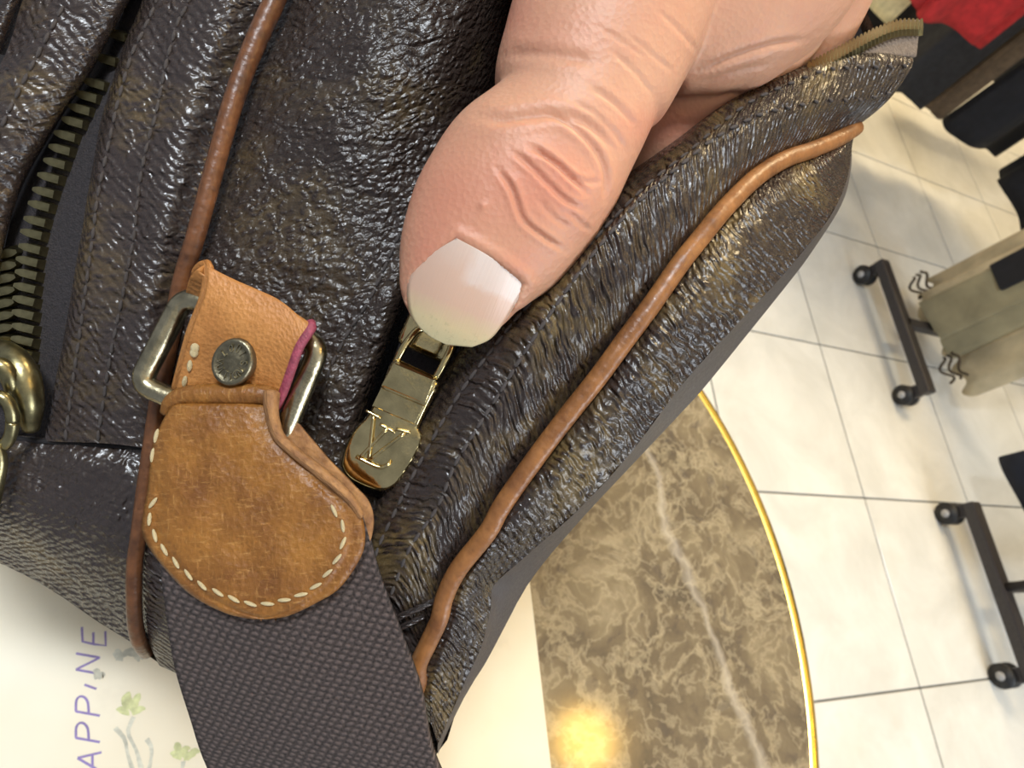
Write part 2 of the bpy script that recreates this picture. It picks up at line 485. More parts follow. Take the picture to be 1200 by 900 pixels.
T0 = (TC[0], TC[1], 0)
lathe('marble_top', [(TR - .006, TZ - .022), (TR - .003, TZ - .020), (TR - .003, TZ - .001), (TR - .004, TZ)], M['marble'], table, T0, 128)
lathe('gold_rim', [(TR - .0028, TZ - .023), (TR + .001, TZ - .023), (TR + .0030, TZ - .018), (TR + .0034, TZ - .006), (TR + .0028, TZ - .002), (TR + .0012, TZ + .0005), (TR - .0010, TZ + .0012), (TR - .0030, TZ + .0008), (TR - .0042, TZ - .0002)], M['gold'], table, T0, 128, cap=False)
lathe('pedestal', [(.045, .02), (.028, .05), (.022, .3), (.024, TZ - .07), (.07, TZ - .024)], M['table_leg'], table, T0, 32)
lathe('foot', [(.17, .0), (.17, .010), (.16, .018), (.05, .026)], M['table_leg'], table, T0, 64)

# printed sheet on the table
def mat_paper():
    t = NT('cream_printed_sheet'); v = t.coords('Object')
    a = t.noise(v, 9, 4, .55); b = t.noise(v, 40, 4, .65)
    c = t.ramp(a, [(.35, (.73, .62, .43)), (.65, (.84, .77, .60))])
    c = t.mix(t.ramp(b, [(.58, 0.0), (.80, .45)]), c, (.60, .50, .36))
    t.l(c, t.b.inputs['Base Color']); t.set(Roughness=.45)
    return t.m
M['paper'] = mat_paper()
PZ = TZ + .0008
sheet = thing('printed_sheet', 'cream printed sheet with violet lettering and green sprigs under the bag', 'sheet', (0.03, 0.03, TZ))
Vp = [(-.108, -.115), (.147, -.115), (.1365, .135), (-.108, .135)]
bmv = bmesh.new()
f_ = bmv.faces.new([bmv.verts.new((x, y, TZ + .0001)) for x, y in Vp]); r_ = bmesh.ops.extrude_face_region(bmv, geom=[f_])
bmesh.ops.translate(bmv, vec=(0, 0, .0007), verts=[e for e in r_['geom'] if isinstance(e, bmesh.types.BMVert)])
bmesh.ops.recalc_face_normals(bmv, faces=bmv.faces[:])
bm_obj('sheet_board', bmv, M['paper'], sheet)
def ribbon(name, strokes, w, mat, parent, z):
    V = []; Fc = []
    for kk, st in enumerate(strokes):
        z = z + 2e-5
        p = np.array(st, float); T = np.gradient(p, axis=0); T /= np.linalg.norm(T, axis=1)[:, None] + 1e-12
        N = np.stack([-T[:, 1], T[:, 0]], 1); b = len(V)
        ww = np.full(len(p), w) if np.isscalar(w) else np.interp(np.linspace(0, 1, len(p)), np.linspace(0, 1, len(w)), w)
        for q, n_, w_ in zip(p, N, ww):
            V += [(q[0] + n_[0] * w_, q[1] + n_[1] * w_, z), (q[0] - n_[0] * w_, q[1] - n_[1] * w_, z)]
        for i in range(len(p) - 1):
            Fc.append((b + 2 * i, b + 2 * i + 1, b + 2 * i + 3, b + 2 * i + 2))
    me = mesh_of(name, V, Fc, smooth=False)
    return new_obj(name, me, mat, parent)
ARC = [(math.cos(a), math.sin(a)) for a in np.linspace(math.pi / 2, -math.pi / 2, 9)]
GLYPH = {'A': [[(0, 0), (.45, 1)], [(.45, 1), (.9, 0)], [(.18, .38), (.74, .38)]],
         'P': [[(.05, 0), (.05, 1)], [(.05, 1)] + [(.4 + .38 * c, .74 + .26 * s) for c, s in ARC] + [(.05, .46)]],
         'I': [[(.1, 0), (.1, 1)]],
         'N': [[(.05, 0), (.05, 1)], [(.05, 1), (.78, 0)], [(.78, 0), (.78, 1)]],
         'E': [[(.7, 1), (.05, .97), (.02, .5), (.05, 0), (.7, .02)], [(.04, .52), (.55, .52)]],
         'H': [[(.05, 0), (.05, 1)], [(.75, 0), (.75, 1)], [(.05, .5), (.75, .5)]],
         'S': [[(.7, .9), (.4, 1), (.1, .82), (.2, .58), (.6, .42), (.7, .18), (.4, 0), (.05, .12)]]}
# letters run up the picture, their tops point left; base centre pixels
LET = [('H', 118, 935, 26), ('A', 119, 905, 26), ('P', 117, 871, 26), ('P', 117, 840, 26), ('I', 113, 810, 15), ('N', 117, 791, 27), ('E', 124, 758, 30), ('S', 126, 722, 28)]
for ch, bx, by, hpx in LET:
    st = []
    for s in GLYPH[ch]:
        s2 = [on_plane(bx - (28 if ch != 'I' else 14) * q[1], by - 26 * q[0] - 5 * q[1], PZ)[:2] for q in s]
        if len(s2) < 4: s2 = list(resample(np.array(s2), 6))
        st.append(s2)
    ribbon('letter', st, .00034, M['ink'], sheet, PZ + .00008)
rs = random.Random(5)
for k, (cx, cy, mt, n_, ln) in enumerate([(152, 832, 'leaf', 9, 17), (215, 888, 'leaf', 8, 15), (163, 772, 'leaf_grey', 6, 13), (140, 770, 'leaf_grey', 4, 14), (118, 790, 'leaf_grey', 3, 8)]):
    sp = []
    for i in range(n_):
        a = rs.uniform(-2.8, -.3); q0 = (cx + rs.uniform(-7, 7), cy + rs.uniform(-5, 7))
        q1 = (q0[0] + ln * math.cos(a), q0[1] + ln * math.sin(a))
        sp.append([on_plane(q0[0] + (q1[0] - q0[0]) * t_, q0[1] + (q1[1] - q0[1]) * t_ - 3 * math.sin(t_ * 3.1), PZ)[:2] for t_ in np.linspace(0, 1, 6)])
    ribbon('printed_sprig', sp, [.0002, .0010, .0012, .0008, .0002], M[mt], sheet, PZ + .00004 + .00001 * k)
for pts in ([(157, 840), (150, 858), (160, 880), (168, 910)], [(135, 853), (146, 866), (150, 885), (160, 915)], [(172, 866), (178, 880), (172, 915)], [(215, 892), (212, 915)]):
    ribbon('printed_stem', [[on_plane(*q, PZ)[:2] for q in resample(np.array(pts, float), 10)]], [.0007, .0004, .0008], M['leaf_grey'], sheet, PZ + .0001)

# ------------------------------------------------------------------ bag
bag_base = on_plane(470, 470, TZ)
bag = thing('shoulder_bag', 'worn dark brown coated canvas shoulder bag with tan piping, held open by a hand', 'bag', (bag_base[0], bag_base[1], TZ + .001))

def wob(amp, sc, seed=0.0, along=None):
    """gentle unevenness plus cross wrinkles in millimetres of depth"""
    def f(G):
        nu, nv, _ = G.shape
        out = G.copy()
        for i in range(nu):
            for j in range(nv):
                x, y = G[i, j, 0], G[i, j, 1]
                d = amp * noise.noise((x / sc + seed, y / sc, seed))
                if along:
                    d += along[0] * noise.noise((i / nu * along[1] + 1.5 * noise.noise((x / 30, y / 30, 3 + seed)), j / nv * along[2], seed + 7))
                out[i, j, 2] += d
        return out
    return f

EDGE = [(1068, 67, 132), (1030, 64, 127), (975, 69, 121), (915, 92, 114), (867, 117, 110), (833, 143, 107), (800, 171, 104.5), (747, 213, 102), (700, 255, 101), (650, 300, 101), (598, 350, 102), (552, 410, 103), (517, 465, 104), (478, 530, 105), (446, 595, 106), (420, 650, 107.5), (405, 700, 109)]
ROW1 = [(1069, 77, 131), (1033, 78, 126), (995, 79, 122), (964, 83, 118), (922, 99, 112.5), (880, 119, 109), (845, 145, 105.5), (808, 177, 102.5), (757, 218, 100), (708, 268, 99), (663, 315, 98.6), (612, 365, 99.2), (567, 422, 100), (533, 470, 101), (497, 533, 102.5), (465, 595, 104), (440, 650, 106), (425, 705, 108)]
ROW2 = [(1050, 107, 131), (1009, 117, 125), (964, 118, 117), (929, 125, 112), (891, 134, 108), (840, 160, 103.5), (799, 192, 100), (769, 217, 98.5), (733, 252, 97), (690, 304, 96.2), (652, 357, 96.2), (615, 412, 97), (587, 458, 98), (560, 500, 99), (533, 545, 100), (513, 593, 101.5), (480, 643, 103.5), (457, 700, 107)]
RIDGE = [(1030, 128, 132), (985, 139, 126), (945, 148, 116.5), (905, 165, 110), (865, 190, 105), (825, 222, 101), (785, 262, 98.5), (745, 310, 97.2), (705, 360, 97), (665, 413, 97.8), (625, 468, 98.8), (590, 520, 100), (560, 570, 101.5), (530, 620, 103), (502, 675, 105.5), (480, 735, 109)]
NEARP = [(1003, 149, 134), (975, 162, 129), (935, 178, 120.5), (893, 199, 114), (860, 227, 109), (830, 262, 105.5), (795, 306, 103), (755, 360, 102), (715, 412, 102), (675, 465, 102.6), (635, 522, 103.5), (597, 575, 104.6), (560, 630, 106), (527, 680, 108), (512, 720, 110), (495, 765, 113)]
INNER = [(p[0] - 16, p[1] - 6, p[2] + 16) for p in EDGE]
wr = wob(.35, 38, 1.0, (.36, 95, 2.6))
surf('gusset_flap', [INNER, [(p[0] - 6, p[1] - 3, p[2] + 3) for p in EDGE], EDGE, ROW1, ROW2, RIDGE, NEARP], 520, 80, M['flap'], bag, 'flap', relief=wr)

P2 = [(1003, 150, 133.5), (982, 163, 128), (951, 176, 121), (924, 185, 116.5), (900, 198, 112.5), (876, 217, 108.5), (847, 247, 105), (824, 275, 103), (797, 309, 101.3), (765, 355, 100.3), (733, 398, 100), (700, 443, 100.2), (655, 500, 101), (613, 557, 102), (587, 595, 102.8), (571, 624, 103.4), (537, 667, 105.5), (521, 700, 107), (515, 725, 108), (502, 753, 109.5), (490, 780, 111), (490, 800, 113), (482, 822, 117)]
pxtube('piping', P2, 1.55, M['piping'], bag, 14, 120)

# back panel beyond the piping, rolling away to the bottom of the bag
B0 = [(p[0] + 2, p[1] + 3, p[2] + 2.0) for p in P2[:-2]] + [(493, 808, 114.5), (500, 842, 117)]
B1 = [(1001, 160, 134), (985, 185, 126), (960, 212, 118), (925, 240, 111), (890, 275, 106.5), (850, 322, 102.5), (805, 378, 100.5), (755, 442, 100), (705, 505, 100.6), (655, 560, 101.6), (610, 608, 103), (570, 655, 105), (548, 690, 107), (540, 725, 109), (525, 765, 111), (510, 805, 113), (506, 850, 116)]
B2 = [(999, 168, 135), (992, 212, 128), (972, 255, 120), (938, 298, 113.5), (908, 333, 110), (857, 387, 106.5), (800, 450, 105), (738, 532, 105.5), (678, 597, 107), (616, 652, 109.5), (579, 686, 112), (575, 712, 113), (565, 755, 115), (546, 797, 117), (527, 840, 119), (513, 872, 121)]
B3 = [(998, 165, 138), (997, 200, 136), (985, 242, 133), (948, 300, 128), (923, 333, 126), (883, 383, 124), (827, 452, 123), (798, 484, 123), (733, 553, 123), (687, 602, 124), (640, 656, 125), (614, 692, 126), (597, 724, 126), (570, 775, 126), (548, 810, 126), (528, 850, 127), (513, 884, 128)]
surf('back_panel', [B0, [(0.5 * (a[0] + b[0]), .5 * (a[1] + b[1]), min(a[2], b[2]) - .2) for a, b in zip(resample(B0, 17), resample(B1, 17))], B1, B2], 480, 60, M['back'], bag, 'back', relief=wob(.3, 30, 4.0, (.32, 100, 3.0)))
surf('back_band', [B2, [(0.5 * (a[0] + b[0]), .5 * (a[1] + b[1]), .5 * (a[2] + b[2]) - 1) for a, b in zip(resample(B2, 17), resample(B3, 17))], B3], 160, 24, M['smooth'], bag, 'band')

# left half of the gusset, between the first piping and the open zipper
GL = [[(352, -60, 113), (331, 0, 112), (292, 85, 111), (268, 170, 110.5), (245, 260, 110.5), (225, 320, 110), (208, 390, 110), (195, 470, 110), (182, 560, 110.5), (176, 640, 112)],
      [(405, -60, 109), (386, 0, 108), (352, 85, 107.5), (325, 170, 108), (304, 260, 109), (286, 330, 109.5), (272, 400, 110), (262, 480, 110), (252, 560, 110.5), (246, 640, 112)],
      [(478, -60, 106), (462, 0, 105), (436, 85, 105), (408, 170, 106.5), (385, 250, 108.5), (364, 320, 109.5), (345, 400, 110), (330, 490, 110), (316, 570, 111), (308, 640, 112)],
      [(556, -60, 110), (545, 0, 109.5), (520, 85, 109.5), (488, 170, 110), (462, 250, 110.5), (438, 320, 110.5), (412, 390, 110.5), (390, 470, 110.5), (372, 560, 111), (360, 640, 112.5)],
      [(606, -60, 122), (594, 0, 121), (566, 90, 119), (532, 180, 116), (503, 262, 114), (476, 335, 112.8), (450, 400, 112.3), (424, 475, 112.3), (404, 560, 112.8), (392, 640, 114)],
      [(640, -60, 140), (628, 0, 138), (598, 95, 135), (556, 195, 132), (518, 275, 130), (490, 345, 127), (463, 410, 125), (437, 485, 124), (416, 560, 124), (404, 640, 124)]]
surf('gusset_side', GL, 220, 100, M['gusset'], bag, 'gl', relief=wob(.5, 55, 9.0, (.25, 60, 6.0)))
# lower end of the gusset behind the strap
surf('gusset_base', [[(172, 560, 112.5), (166, 640, 113.5), (165, 700, 117), (172, 745, 121), (185, 777, 125)],
                     [(182, 560, 112), (180, 640, 112.5), (180, 700, 115), (185, 745, 119), (196, 784, 125)],
                     [(250, 560, 112), (255, 640, 112), (262, 700, 114), (270, 760, 118), (280, 815, 125)],
                     [(350, 560, 112), (355, 640, 112), (365, 700, 114), (380, 770, 118), (390, 845, 126)],
                     [(410, 570, 111), (420, 640, 109.5), (440, 710, 110.5), (462, 780, 115), (475, 870, 126)],
                     [(470, 600, 108), (480, 670, 108), (498, 715, 111), (492, 790, 114.5), (512, 884, 128)]], 90, 70, M['panel'], bag, 'gb', relief=wob(.3, 25, 2.0, (.2, 30, 8)))
# fold across the gusset just above the strap
pxtube('seam_welt', [(450, 733, 108.5), (470, 722, 107.3), (492, 712, 107.2), (511, 703, 108)], .55, M['panel'], bag, 8, 16)
pxtube('seam_welt', [(455, 742, 109.5), (475, 733, 108.3), (497, 722, 108.6)], .5, M['panel'], bag, 8, 16)

# first piping
P1 = [(345, -60, 109.5), (322, 0, 108.5), (308, 30, 108), (287, 80, 107.5), (270, 130, 107), (256, 180, 107), (241, 235, 107), (227, 285, 107.3), (213, 330, 108), (201, 390, 109), (189, 450, 109.5), (178, 520, 110), (169, 580, 110.5), (163, 625, 111), (158, 660, 112), (157, 700, 114), (159, 735, 117.5), (164, 754, 121), (172, 764, 127)]
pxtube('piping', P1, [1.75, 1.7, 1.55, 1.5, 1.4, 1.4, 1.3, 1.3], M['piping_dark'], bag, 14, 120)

# front pocket panel with two stitch rows
PE = [(190, -60, 112), (164, 15, 112), (150, 48, 112), (138, 84, 112), (127, 120, 112), (118, 156, 112), (105, 230, 112), (97, 280, 112), (90, 320, 112), (82, 370, 112), (73, 420, 112), (63, 470, 112.5), (54, 517, 113)]
PA = [(205, -60, 110.5), (182, 4, 110.2), (170, 32, 110), (156, 60, 110), (147, 88, 110), (138, 120, 110), (130, 156, 110), (115, 227, 110), (110, 267, 110), (103, 320, 110), (95, 380, 110.3), (85, 450, 111), (76, 518, 112)]
PB = [(246, -60, 109.5), (220, 4, 109), (210, 22, 109), (200, 54, 109), (193, 82, 109), (187, 112, 109), (181, 140, 109), (173, 167, 109), (163, 217, 109), (157, 275, 109), (145, 340, 109.3), (129, 420, 109.8), (114, 519, 111.5)]
PC = [(290, -60, 109), (262, 4, 108.5), (242, 50, 108.3), (227, 100, 108.2), (215, 150, 108.2), (203, 205, 108.4), (193, 260, 108.6), (182, 320, 109), (172, 380, 109.3), (160, 440, 109.7), (148, 522, 111.2)]
PD = [(333, -60, 112), (308, 4, 111.5), (277, 70, 111), (254, 140, 111), (238, 200, 111), (222, 262, 111), (206, 330, 111.5), (194, 400, 112), (184, 460, 112), (175, 526, 112.5)]
surf('pocket_panel', [[(p[0] - 4, p[1], p[2] + 2.5) for p in PE], PE, PA, PB, PC, PD], 220, 70, M['panel'], bag, 'panel', relief=wob(.3, 40, 6.0, (.30, 60, 3)))
# lower panel below the seam
LP = [[(-60, 500, 113.5), (-60, 530, 112.5), (-60, 580, 114.5), (-60, 640, 127)],
      [(0, 508, 113.5), (0, 540, 112), (0, 600, 114.5), (0, 660, 127)],
      [(55, 513, 113.5), (55, 545, 112), (57, 615, 114.5), (58, 690, 127)],
      [(110, 516, 113.5), (110, 550, 111.5), (112, 640, 115), (114, 727, 127)],
      [(172, 520, 113.5), (168, 590, 112.5), (160, 670, 116), (162, 758, 127)]]
surf('lower_panel', LP, 110, 110, M['lower'], bag, 'lp', relief=wob(.5, 35, 3.0, (.25, 9, 40)))
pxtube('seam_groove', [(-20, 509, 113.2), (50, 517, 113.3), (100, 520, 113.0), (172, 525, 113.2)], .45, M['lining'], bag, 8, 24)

# pocket zipper: tapes, teeth, slider
surf('zipper_tape', [[(p[0] + 3, p[1], p[2] + 1.2) for p in PE],
                     [(150, -60, 118), (125, 60, 117), (95, 120, 116), (62, 190, 115.2), (45, 260, 114.8), (36, 320, 114.5), (33, 400, 114.5), (30, 520, 114.5)],
                     [(120, -60, 126), (95, 60, 124), (62, 120, 121), (30, 190, 119), (12, 260, 117), (0, 320, 116), (-8, 400, 115), (-10, 520, 115)]], 120, 20, M['tape'], bag, 'tape')
LF = [[(60, -60, 108), (27, 0, 108), (8, 60, 108), (-30, 130, 108), (-70, 250, 108), (-90, 420, 110)],
      [(110, -60, 107), (75, 5, 107), (45, 62, 107), (10, 130, 107.5), (-20, 200, 108), (-60, 420, 110)],
      [(165, -60, 108.5), (128, 0, 108.5), (85, 80, 109), (48, 135, 109.5), (0, 230, 110), (-40, 420, 111)],
      [(190, -60, 111), (150, 0, 111), (104, 82, 111.5), (64, 142, 112), (15, 238, 112.5), (-22, 420, 113)],
      [(192, -60, 116), (152, 0, 116), (106, 86, 116.5), (66, 148, 117), (16, 246, 117), (-20, 420, 117)]]
surf('pocket_flap', LF, 140, 50, M['panel'], bag, 'lf', relief=wob(.3, 40, 8.0, (.2, 50, 3)))
surf('pocket_flap', [[(20, -60, 107), (-15, 0, 107), (-45, 60, 107)], [(50, -60, 106.5), (14, 0, 106.5), (-12, 60, 107)], [(62, -60, 110), (26, 2, 110), (2, 64, 110)], [(66, -60, 118), (30, 2, 118), (6, 64, 118)]], 60, 30, M['gusset'], bag)

def tooth_mesh(name, L, W, T, mat):
    bm = bmesh.new()
    prof = [(-L / 2, -W / 2), (L * .18, -W / 2), (L * .36, -W * .36), (L / 2, -W * .2), (L / 2, W * .2), (L * .36, W * .36), (L * .18, W / 2), (-L / 2, W / 2)]
    lo = [bm.verts.new((x, y, -T * .5)) for x, y in prof]; hi = [bm.verts.new((x * .9, y * .66, T * .5)) for x, y in prof]
    n = len(prof)
    for i in range(n): bm.faces.new((lo[i], lo[(i + 1) % n], hi[(i + 1) % n], hi[i]))
    bm.faces.new(hi); bm.faces.new(lo[::-1])
    me = bpy.data.meshes.new(name); bm.to_mesh(me); bm.free(); me.materials.append(mat); return me
tm = tooth_mesh('tooth', .0042, .00205, .0024, M['brass'])
TE = np.array([(141, 42), (130, 71), (117, 99), (108, 114), (100, 129), (92, 144), (83, 160), (77, 176), (71, 192), (64, 209), (58, 226), (53, 242), (48, 260), (44, 275), (42, 292), (39, 307), (38, 322), (36, 338), (35, 353), (34, 369), (34, 385), (33, 400), (32, 415), (32, 430)], float)
for k, (x, y) in enumerate(TE):
    d = depth_on('tape', x, y) - 1.0
    o = bpy.data.objects.new('tooth', tm); COL.objects.link(o)
    place(o, frame_px(x - 2, y, d, -1, -0.28 + .004 * (k - 8), .0), bag)
for k, y in enumerate(np.arange(290, 420, 14.6)):
    x = 14 - (y - 290) * .055
    o = bpy.data.objects.new('tooth', tm); COL.objects.link(o)
    place(o, frame_px(x - 2, y + 6, depth_on('tape', x, y) - 1.2, 1, -.22, 0), bag)

# pocket slider with its ring
sl = pxtube('slider', [(-8, 404, 112), (10, 414, 109.5), (26, 436, 108.6), (34, 470, 109.2), (36, 503, 111.5)], [1.3, 2.2, 2.5, 2.2, 1.3], M['brass'], bag, 16, 30)
pxtube('slider_bridge', [(-30, 440, 108), (-8, 428, 105.8), (6, 432, 106), (14, 450, 107), (16, 470, 109)], [1.1, 1.4, 1.4, 1.1], M['brass'], sl, 12, 20)
ringp = [(-2 + 17 * math.cos(a), 494 + 30 * math.sin(a), 106.5 + 1.5 * math.sin(a)) for a in np.linspace(0, 2 * math.pi, 33)]
pxtube('pull_ring', ringp, 1.0, M['brass'], bag, 10, 48)
pxtube('pull_stem', [(-4, 520, 107), (0, 545, 108), (-14, 590, 109.5)], [.9, 1.2, 1.8], M['brass'], bag, 10, 14)

# main zipper: tape and teeth at the far tip, dark tape in the valley
TT = [(1080, 24, 134), (1055, 25, 131), (1030, 34, 128), (1000, 50, 124.5), (975, 64, 121.5), (950, 78, 118.5)]
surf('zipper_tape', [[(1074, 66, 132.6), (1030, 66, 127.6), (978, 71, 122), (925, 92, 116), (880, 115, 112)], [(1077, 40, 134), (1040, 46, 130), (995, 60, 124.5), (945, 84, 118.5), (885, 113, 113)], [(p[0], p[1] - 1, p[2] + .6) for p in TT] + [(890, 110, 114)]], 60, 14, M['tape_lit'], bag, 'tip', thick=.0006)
tt = resample(TT, 30)
tm2 = tooth_mesh('tooth', .0031, .00105, .0016, M['brass'])
for k in range(len(tt)):
    x, y, d = tt[k]; a = .35 + .45 * (1 - k / 26)
    o = bpy.data.objects.new('tooth', tm2); COL.objects.link(o)
    place(o, frame_px(x - 1, y + 7.5 - k * .1, d - .5, math.sin(a) * .5 - .1, -1, .25), bag)
surf('zipper_tape', [[(490, 330, 117), (470, 395, 114.5), (446, 470, 114), (420, 560, 114), (405, 640, 115)], [(520, 345, 116.2), (500, 400, 113.8), (470, 480, 113.4), (440, 560, 113.6), (418, 640, 114.6)], [(575, 350, 115), (535, 410, 112.5), (498, 480, 112.2), (462, 550, 112.2), (430, 640, 114)]], 80, 24, M['tape'], bag, 'valley')

# stitches
bmst = bmesh.new(); bmesh.ops.create_uvsphere(bmst, u_segments=8, v_segments=5, radius=.5)
bmesh.ops.rotate(bmst, cent=(0, 0, 0), matrix=Matrix.Rotation(math.pi / 2, 3, 'Y'), verts=bmst.verts)
st_dark = bpy.data.meshes.new('stitch'); bmst.to_mesh(st_dark)
st_dark.polygons.foreach_set('use_smooth', [True] * len(st_dark.polygons)); st_pale = st_dark.copy(); bmst.free()
st_dark.materials.append(M['thread_dark']); st_pale.materials.append(M['thread_pale'])
def stitch_row(row, key, me, parent, step=17, L=2.0, w=.62, lift=.2, skew=0.0, h=.6):
    pts = np.array([(p[0], p[1]) for p in row], float)
    seg = np.linalg.norm(np.diff(pts, axis=0), axis=1).sum()
    n = max(2, int(seg / step)); q = resample(pts, n * 2 + 1)
    for i in range(n):
        c = q[2 * i + 1]; t = q[2 * i + 2] - q[2 * i]; t /= np.linalg.norm(t)
        if not (-30 < c[0] < 1230 and -30 < c[1] < 930): continue
        d = depth_on(key, *c) - lift
        d0 = depth_on(key, *(c - t * 7)); d1 = depth_on(key, *(c + t * 7))
        ca, sa = math.cos(skew), math.sin(skew)
        tx, ty = t[0] * ca - t[1] * sa, t[0] * sa + t[1] * ca
        o = bpy.data.objects.new('stitch', me); COL.objects.link(o)
        Mx = frame_px(c[0], c[1], d, tx, ty, float(np.clip((d1 - d0) * F / d / 14, -1, 1)))
        place(o, Mx @ Matrix.Diagonal((L * .001, w * .001, h * .001, 1)), parent)
stitch_row(ROW1, 'flap', st_dark, bag)
stitch_row(ROW2, 'flap', st_dark, bag)
stitch_row(PA, 'panel', st_dark, bag)
stitch_row(PB, 'panel', st_dark, bag)
stitch_row([(75, 5), (45, 62), (10, 130), (-20, 200)], 'lf', st_dark, bag)
stitch_row([(470, 270), (436, 345), (405, 395), (384, 440), (366, 500)], 'gl', st_dark, bag)

# body of the bag down to the table, and the lining inside
RING = [p for p in B3] + [(440, 868, 128), (360, 848, 128), (280, 818, 127), (196, 784, 126), (162, 758, 128), (114, 728, 128), (58, 690, 128), (0, 660, 128), (-60, 640, 128), (-200, 590, 130), (-300, 420, 132), (-320, 150, 134), (-220, -150, 136), (50, -330, 138), (380, -360, 140), (700, -300, 142), (900, -160, 145), (1010, 0, 150), (1034, 100, 146), (1012, 134, 142)]
RG = resample(RING + [RING[0]], 161)[:-1]
W0 = np.array([at(*p) for p in RG])
cen = np.array([bag_base[0], bag_base[1]])
foot = np.column_stack([cen + (W0[:, :2] - W0[:, :2].mean(0)) * .52, np.full(len(W0), TZ + .001)])
tiers = []
for t in np.linspace(0, 1, 9):
    s = t ** 1.25
    bulge = W0 * (1 - s) + foot * s
    bulge[:, 2] = W0[:, 2] * (1 - t) + foot[:, 2] * t
    tiers.append(bulge)
n = len(RG); V = np.vstack(tiers)
Fc = [(i * n + j, i * n + (j + 1) % n, (i + 1) * n + (j + 1) % n, (i + 1) * n + j) for i in range(8) for j in range(n)] + [tuple(8 * n + j for j in range(n))]
uvh = [(j * 2.0, i * 14.0) for i in range(9) for j in range(n)]
new_obj('bag_body', mesh_of('bag_body', V, Fc, uv=uvh), M['hull'], bag)
tl = []
for t in np.linspace(0, 1, 7):
    c = at(480, 300, 175)
    Wt = W0 * (1 - t * .85) + c * t * .85
    Wt = Wt + (R @ np.array([0, 0, 1.0])) * .012 * min(1, t * 6) + (c - W0) * .02
    tl.append(Wt)
V = np.vstack(tl); Fc = [(i * n + j, i * n + (j + 1) % n, (i + 1) * n + (j + 1) % n, (i + 1) * n + j) for i in range(6) for j in range(n)] + [tuple(6 * n + j for j in range(n))]
new_obj('lining', mesh_of('lining', V, Fc), M['lining'], bag)

# leather loop (chape) with rivet, metal ring
CH = [[(226, 354, 104), (226, 336, 101.8), (231, 317, 98.8), (243, 311, 97.2), (240, 345, 96.8), (225, 385, 98), (215, 420, 99.5), (206, 455, 101)],
      [(262, 372, 104), (262, 352, 101.5), (266, 330, 98.6), (280, 332, 97.2), (275, 365, 96.8), (262, 400, 98), (250, 432, 99.5), (240, 462, 101)],
      [(312, 395, 104), (312, 372, 101.5), (318, 352, 98.6), (330, 356, 97.2), (320, 390, 96.8), (306, 420, 98), (294, 447, 99.5), (282, 470, 101)],
      [(352, 412, 104), (358, 394, 101.5), (362, 380, 98.6), (366, 383, 97.2), (352, 405, 96.8), (342, 432, 98), (334, 455, 99.5), (324, 478, 101)]]
CH = [[(x, y, d) for x, y, d in r] for r in CH]
surf('leather_loop', CH, 70, 50, M['chape'], bag, 'ch', thick=.0016)
ed = resample(CH[3], 40)
pxtube('edge_paint', [(p[0] - .5, p[1], p[2] + .55) for p in ed], .75, M['pink'], bag, 8, 40)
pxtube('edge_paint', [(p[0] + 1, p[1], p[2] + .75) for p in resample(CH[0], 40)[6:]], .8, M['chape'], bag, 8, 36)
stitch_row([(229, 400), (224, 422), (219, 440), (213, 456)], 'ch', st_pale, bag, 15, 2.0, .8, .25)
stitch_row([(229, 405), (227, 416)], 'ch', st_pale, bag, 6, 1.6, 1.3, .35)
# rivet
bmr = bmesh.new()
prof = [(.0, .0009), (.0020, .0009), (.0026, .0007), (.0029, .0011), (.0034, .0010), (.0036, .0004), (.0036, -.0006)]
sg = 36; rings = [[bmr.verts.new((r * math.cos(2 * math.pi * j / sg), r * math.sin(2 * math.pi * j / sg), z)) for j in range(sg)] for r, z in prof[1:]]
c0 = bmr.verts.new((0, 0, prof[0][1]))
for j in range(sg): bmr.faces.new((c0, rings[0][j], rings[0][(j + 1) % sg]))
for a, b in zip(rings[:-1], rings[1:]):
    for j in range(sg): bmr.faces.new((a[j], b[j], b[(j + 1) % sg], a[(j + 1) % sg]))
rv = bm_obj('rivet', bmr, M['rivet'], None, True)
RM = frame_px(275, 424, depth_on('ch', 275, 424) - .75, .88, .47, .0) @ Matrix.Rotation(math.radians(14), 4, 'X')
place(rv, RM @ Matrix.Diagonal((.86, 1.05, 1, 1)), bag)
# stamped letters around the rivet face
def letter_stroke_mesh(strokes, w, t):
    V = []; Fc = []
    for st in strokes:
        p = resample(np.array(st, float), max(2, 3 * len(st) - 3)) if len(st) > 2 else np.array(st, float)
        T = np.gradient(p, axis=0); T /= np.linalg.norm(T, axis=1)[:, None] + 1e-12
        Nn = np.stack([-T[:, 1], T[:, 0]], 1); b = len(V)
        for q, n_ in zip(p, Nn):
            for zz, ww in ((0, 1.0), (t, .55)):
                V += [(q[0] + n_[0] * w * ww, q[1] + n_[1] * w * ww, zz), (q[0] - n_[0] * w * ww, q[1] - n_[1] * w * ww, zz)]
        m_ = len(p)
        for i in range(m_ - 1):
            a, c = b + 4 * i, b + 4 * i + 4
            Fc += [(a + 2, a + 3, c + 3, c + 2), (a, a + 2, c + 2, c), (a + 3, a + 1, c + 1, c + 3)]
        Fc += [(b, b + 1, b + 3, b + 2), (b + 4 * m_ - 4, b + 4 * m_ - 2, b + 4 * m_ - 1, b + 4 * m_ - 3)]
    return V, Fc
G2 = dict(GLYPH); G2['L'] = [[(.05, 1), (.05, 0)], [(.05, 0), (.6, 0)]]; G2['O'] = [[(.4 + .35 * math.cos(a), .5 + .5 * math.sin(a)) for a in np.linspace(0, 6.28, 14)]]
